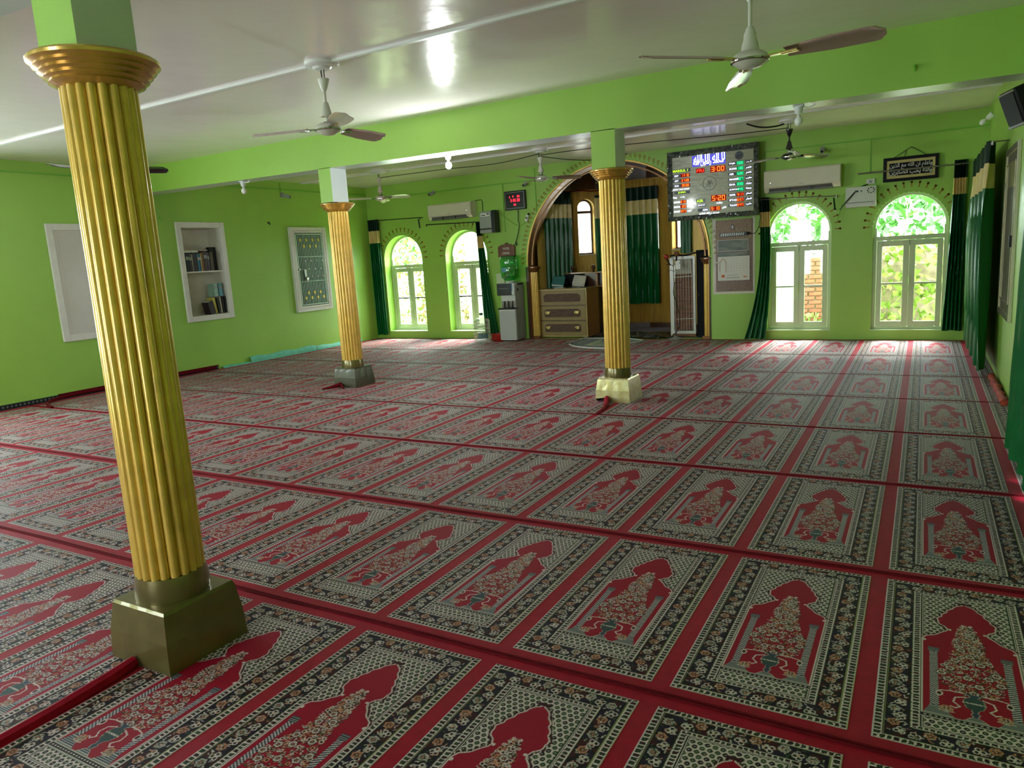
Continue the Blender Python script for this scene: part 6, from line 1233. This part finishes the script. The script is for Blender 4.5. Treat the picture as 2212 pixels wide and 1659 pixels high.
for k in range(1, 4): copy_mesh(st, 'star', dr, (0, -0.22 + 0.15 * k, 0.53))
for k in range(3): copy_mesh(st, 'star', dr, (0, -0.145 + 0.15 * k, 0.42)); copy_mesh(st, 'star', dr, (0, -0.145 + 0.15 * k, -0.42))
for k in range(4): copy_mesh(st, 'star', dr, (0, -0.22 + 0.15 * k, -0.51))
sk = star(-0.15, 0.155, 0.017, M['framew'], 'small_boss')
for k in range(1, 4): copy_mesh(sk, 'small_boss', dr, (0, -0.15 + 0.145 * k, 0.155))
for k in range(3): copy_mesh(sk, 'small_boss', dr, (0, -0.07 + 0.15 * k, 0.01)); copy_mesh(sk, 'small_boss', dr, (0, 0.0 + 0.145 * k - 0.01, -0.13))
MB().tube([(0.07, -0.30, 0.005), (0.07, -0.10, 0.005)], 0.008, 8).box(0.05, 0.075, -0.34, -0.30, -0.01, 0.02).box(0.055, 0.08, -0.22, -0.17, -0.12, 0.0).build('sliding_bolt', M['steel'], dr, True); MB().lathe([(0.035, 0), (0.042, 0.008), (0.042, 0.022), (0.03, 0.03)], (0.06, -0.175, -0.165), 20, 'x').build('round_padlock', M['chrome'], dr, True)
# right wall cupboard and speaker
rc = thing('wall_cupboard', 'glossy cream cupboard door on the side wall between the curtains', 'cupboard', (XR, 8.05, 1.435))
m_ = mat('glossy_cream_door', (196, 190, 160), 0.12, var=0.06, vscale=5, bump=0.2, bscale=9, bdist=0.006, coat=0.8)
yframe(MB(), -0.52, 0.52, -0.765, 0.765, 0.06, -0.03, 0.0).build('cupboard_frame', m_, rc); MB().box(-0.022, 0, -0.47, 0.47, -0.71, 0.71).build('door', m_, rc); yframe(MB(), -0.40, 0.40, -0.62, 0.62, 0.016, -0.03, -0.02).build('door_bead', m_, rc); MB().box(-0.045, -0.022, -0.42, -0.40, -0.12, -0.02).build('dark_handle', M['wire'], rc)
for z_ in (-0.45, 0.4): MB().box(-0.036, -0.022, 0.44, 0.47, z_, z_ + 0.07).build('hinge', M['steel'], rc)
sp = thing('wall_speaker', 'black wall speaker with silver edge over the cream cupboard', 'speaker', (0.72, 6.62, 2.34)); sp.rotation_euler = (0, -0.35, 0.25)
MB().box(-0.09, 0.07, -0.16, 0.13, -0.12, 0.15, 0.012).build('speaker_case', M['mattblack'], sp); MB().box(-0.098, -0.088, -0.15, 0.12, 0.13, 0.142).box(-0.098, -0.088, -0.15, 0.12, -0.115, -0.10).build('silver_edge', M['chrome'], sp); MB().box(-0.096, -0.09, -0.14, 0.11, -0.09, 0.12).build('speaker_grille', M['mattblack'], sp); MB().tube([(0.05, 0, 0), (0.10, 0, 0.03)], 0.018, 8).build('wall_bracket', M['black'], sp)
# ------------------------------------------------------------------ garden outside the windows
gd = MB(); nx_, ny_ = 40, 18; V = []
for j in range(ny_ + 1):
    for i in range(nx_ + 1): V.append((-16 + 24 * i / nx_, YB + 0.3 + 14 * j / ny_, -0.30 + 0.03 * math.sin(i * 1.7) * math.cos(j * 2.1)))
struct(gd.add(V, [(j * (nx_ + 1) + i, j * (nx_ + 1) + i + 1, (j + 1) * (nx_ + 1) + i + 1, (j + 1) * (nx_ + 1) + i) for j in range(ny_) for i in range(nx_)]).build('garden_ground', M['grass'], None), 'grassy ground outside the windows')
bw = thing('garden_wall', 'rough orange brick garden wall seen through the brick view window', 'wall', (0, 0, 0))
MB().box(-2.6, -1.02, 14.05, 14.2, -0.3, 1.22).build('mortar_core', M['mortar'], bw)
proto = MB().box(-0.105, 0.105, -0.03, 0.05, -0.031, 0.031, 0.006).build('brick', M['brick'], bw); first = True; rs = np.random.RandomState(9)
for r_ in range(19):
    for c in range(7):
        x = -2.5 + c * 0.235 + (0.117 if r_ % 2 else 0); 
        if x > -1.05: continue
        lo = (x, 14.03 + rs.uniform(-0.015, 0.015), -0.24 + r_ * 0.076); ro = (0, rs.uniform(-.03, .03), rs.uniform(-.03, .03))
        if first: proto.location = lo; proto.rotation_euler = ro; first = False
        else: copy_mesh(proto, 'brick', bw, lo, ro)
def leafmesh(name, L_, w, m, droop=0.5, n=7):
    V = []
    for i in range(n + 1):
        t = i / n; ww = w * math.sin(PI * min(1, 0.12 + t * 0.88)) ** 0.8 * (1 if t < 0.98 else 0.2); x = L_ * t; z = L_ * (0.35 * t - droop * t * t); V += [(x, -ww, z + ww * 0.3), (x, 0, z), (x, ww, z + ww * 0.3)]
    F = []
    for i in range(n): a = i * 3; F += [(a, a + 3, a + 4, a + 1), (a + 1, a + 4, a + 5, a + 2)]
    me = D.meshes.new(name); me.from_pydata(V, [], F); me.materials.append(m); return me
LM = [leafmesh('leaf', 0.75, 0.045, M['leaf']), leafmesh('leaf', 0.6, 0.06, M['leaf2'], 0.7), leafmesh('leaf', 0.5, 0.10, M['leaf'], 0.4)]
def maize(x, y, h, label, kind=0, nl=9, base=-0.3):
    t = thing('maize_plant', label, 'plant', (x, y, base), rng.uniform(0, 6), 'maize plants behind the garden wall')
    MB().tube([(0, 0, 0), (0.02, 0, h * 0.5), (0.0, 0.03, h)], [0.022, 0.018, 0.006], 6).build('stalk', M['stalk'] if kind else M['leaf'], t, True)
    for q in range(nl):
        o = D.objects.new('leaf', LM[(q + kind) % 3]); COL.objects.link(o); o.parent = t; o.location = (0, 0, h * (0.25 + 0.72 * q / nl)); o.rotation_euler = (0, rng.uniform(-0.7, -0.1), q * 2.4 + rng.uniform(-.4, .4))
    for q in range(4): MB().tube([(0, 0.03, h), (0.06 * math.cos(q * 1.6), 0.03 + 0.06 * math.sin(q * 1.6), h + 0.16)], 0.005, 4).build('tassel', M['stalk'], t)
spots = [(-2.3, 15.3, 2.6), (-2.0, 14.9, 2.3), (-1.75, 15.5, 2.7), (-1.5, 14.9, 2.4), (-1.25, 15.4, 2.8), (-2.15, 16.1, 2.9), (-1.6, 16.3, 3.0), (-1.1, 15.8, 2.6), (-0.75, 16.2, 2.5), (-0.2, 15.6, 2.3), (0.2, 16.2, 2.6), (0.6, 15.8, 2.4)]
wh = ['first', 'second', 'third', 'fourth', 'fifth', 'sixth', 'seventh', 'eighth', 'ninth', 'tenth', 'eleventh', 'twelfth']
for k, (x, y, h) in enumerate(spots): maize(x, y, h, '%s of the maize plants counted from the white sheet towards the vines' % wh[k], k % 2)
def foliage(name, cx, cy, cz, sx, sy, sz, n, r, m, label, cat='foliage', seed=0):
    rs = np.random.RandomState(seed); V = []; F = []
    for q in range(n):
        p = rs.uniform(-1, 1, 3); c = Vector((cx + p[0] * sx, cy + p[1] * sy, cz + p[2] * sz)); a = Vector(rs.randn(3)).normalized() * r * rs.uniform(0.6, 1.3); b = a.cross(Vector(rs.randn(3))).normalized() * r * rs.uniform(0.4, 0.9); k = len(V)
        V += [tuple(c - a), tuple(c + b), tuple(c + a), tuple(c - b)]; F.append((k, k + 1, k + 2, k + 3))
    return tag(MB().add(V, F).build(name, m, None), label, cat, kind='stuff')
vw = thing('garden_wall', 'low stone garden wall behind the vines', 'wall', (0, 0, 0)); MB().box(-1.0, 1.2, 14.1, 14.25, -0.3, 1.35).build('wall_body', mat('grey_brown_stone', (170, 150, 130), 0.9, rgb2=(120, 100, 88), vscale=6, bump=0.6, bscale=5, bdist=0.05), vw)
foliage('vine_leaves', -0.05, 13.86, 0.65, 0.85, 0.10, 0.85, 480, 0.085, M['leaf2'], 'yellow green vine leaves covering the stone wall', seed=1)
foliage('hedge_leaves', -1.6, 17.5, 1.6, 2.4, 0.5, 1.9, 3500, 0.10, M['leaf'], 'dense green hedge leaves far behind the maize', seed=2)
foliage('weeds', -1.4, 13.7, -0.05, 0.5, 0.15, 0.22, 260, 0.06, M['leaf2'], 'low yellow green weeds at the foot of the brick wall', seed=3)
foliage('shrub_leaves', -11.6, 14.6, 0.9, 2.1, 0.5, 1.3, 2200, 0.07, M['leaf2'], 'pale shrub leaves outside the far corner window', seed=4)
foliage('shrub_leaves', -12.0, 16.0, 2.3, 2.4, 0.4, 1.0, 1500, 0.09, M['leaf'], 'green foliage high outside the far corner window', seed=6)
foliage('hedge_leaves', -9.2, 14.3, 0.5, 1.5, 0.4, 1.0, 1800, 0.06, mat('dry_hedge_leaf', (150, 112, 76), 0.6, rgb2=(110, 108, 62), vscale=7), 'dry brown hedge leaves outside the second far window', seed=5)
cs = MB(); V = []; n = 160
for i in range(n + 1): x = -11.2 + 3.6 * i / n; y = 15.2 + 0.018 * math.sin(i * 0.9); V += [(x, y, 1.45), (x, y, 3.2)]
tag(cs.add(V, [(2 * i, 2 * i + 2, 2 * i + 3, 2 * i + 1) for i in range(n)]).build('corrugated_sheet', M['tin'], None, True), 'corrugated metal sheet outside the second far window', 'metal sheet')
tag(MB().box(-2.32, -1.80, 13.2, 13.24, -0.28, 1.42, 0.01).build('leaning_sheet', mat('white_sheet', (226, 230, 236), 0.6, rgb2=(190, 200, 214), vscale=3), None), 'white sheet leaning outside the brick view window', 'panel')
tag(MB().box(-8.6, -8.2, 13.4, 13.5, -0.28, 3.0).build('white_post', M['plaster'], None), 'white plastered pillar outside the far corner window', 'pillar')
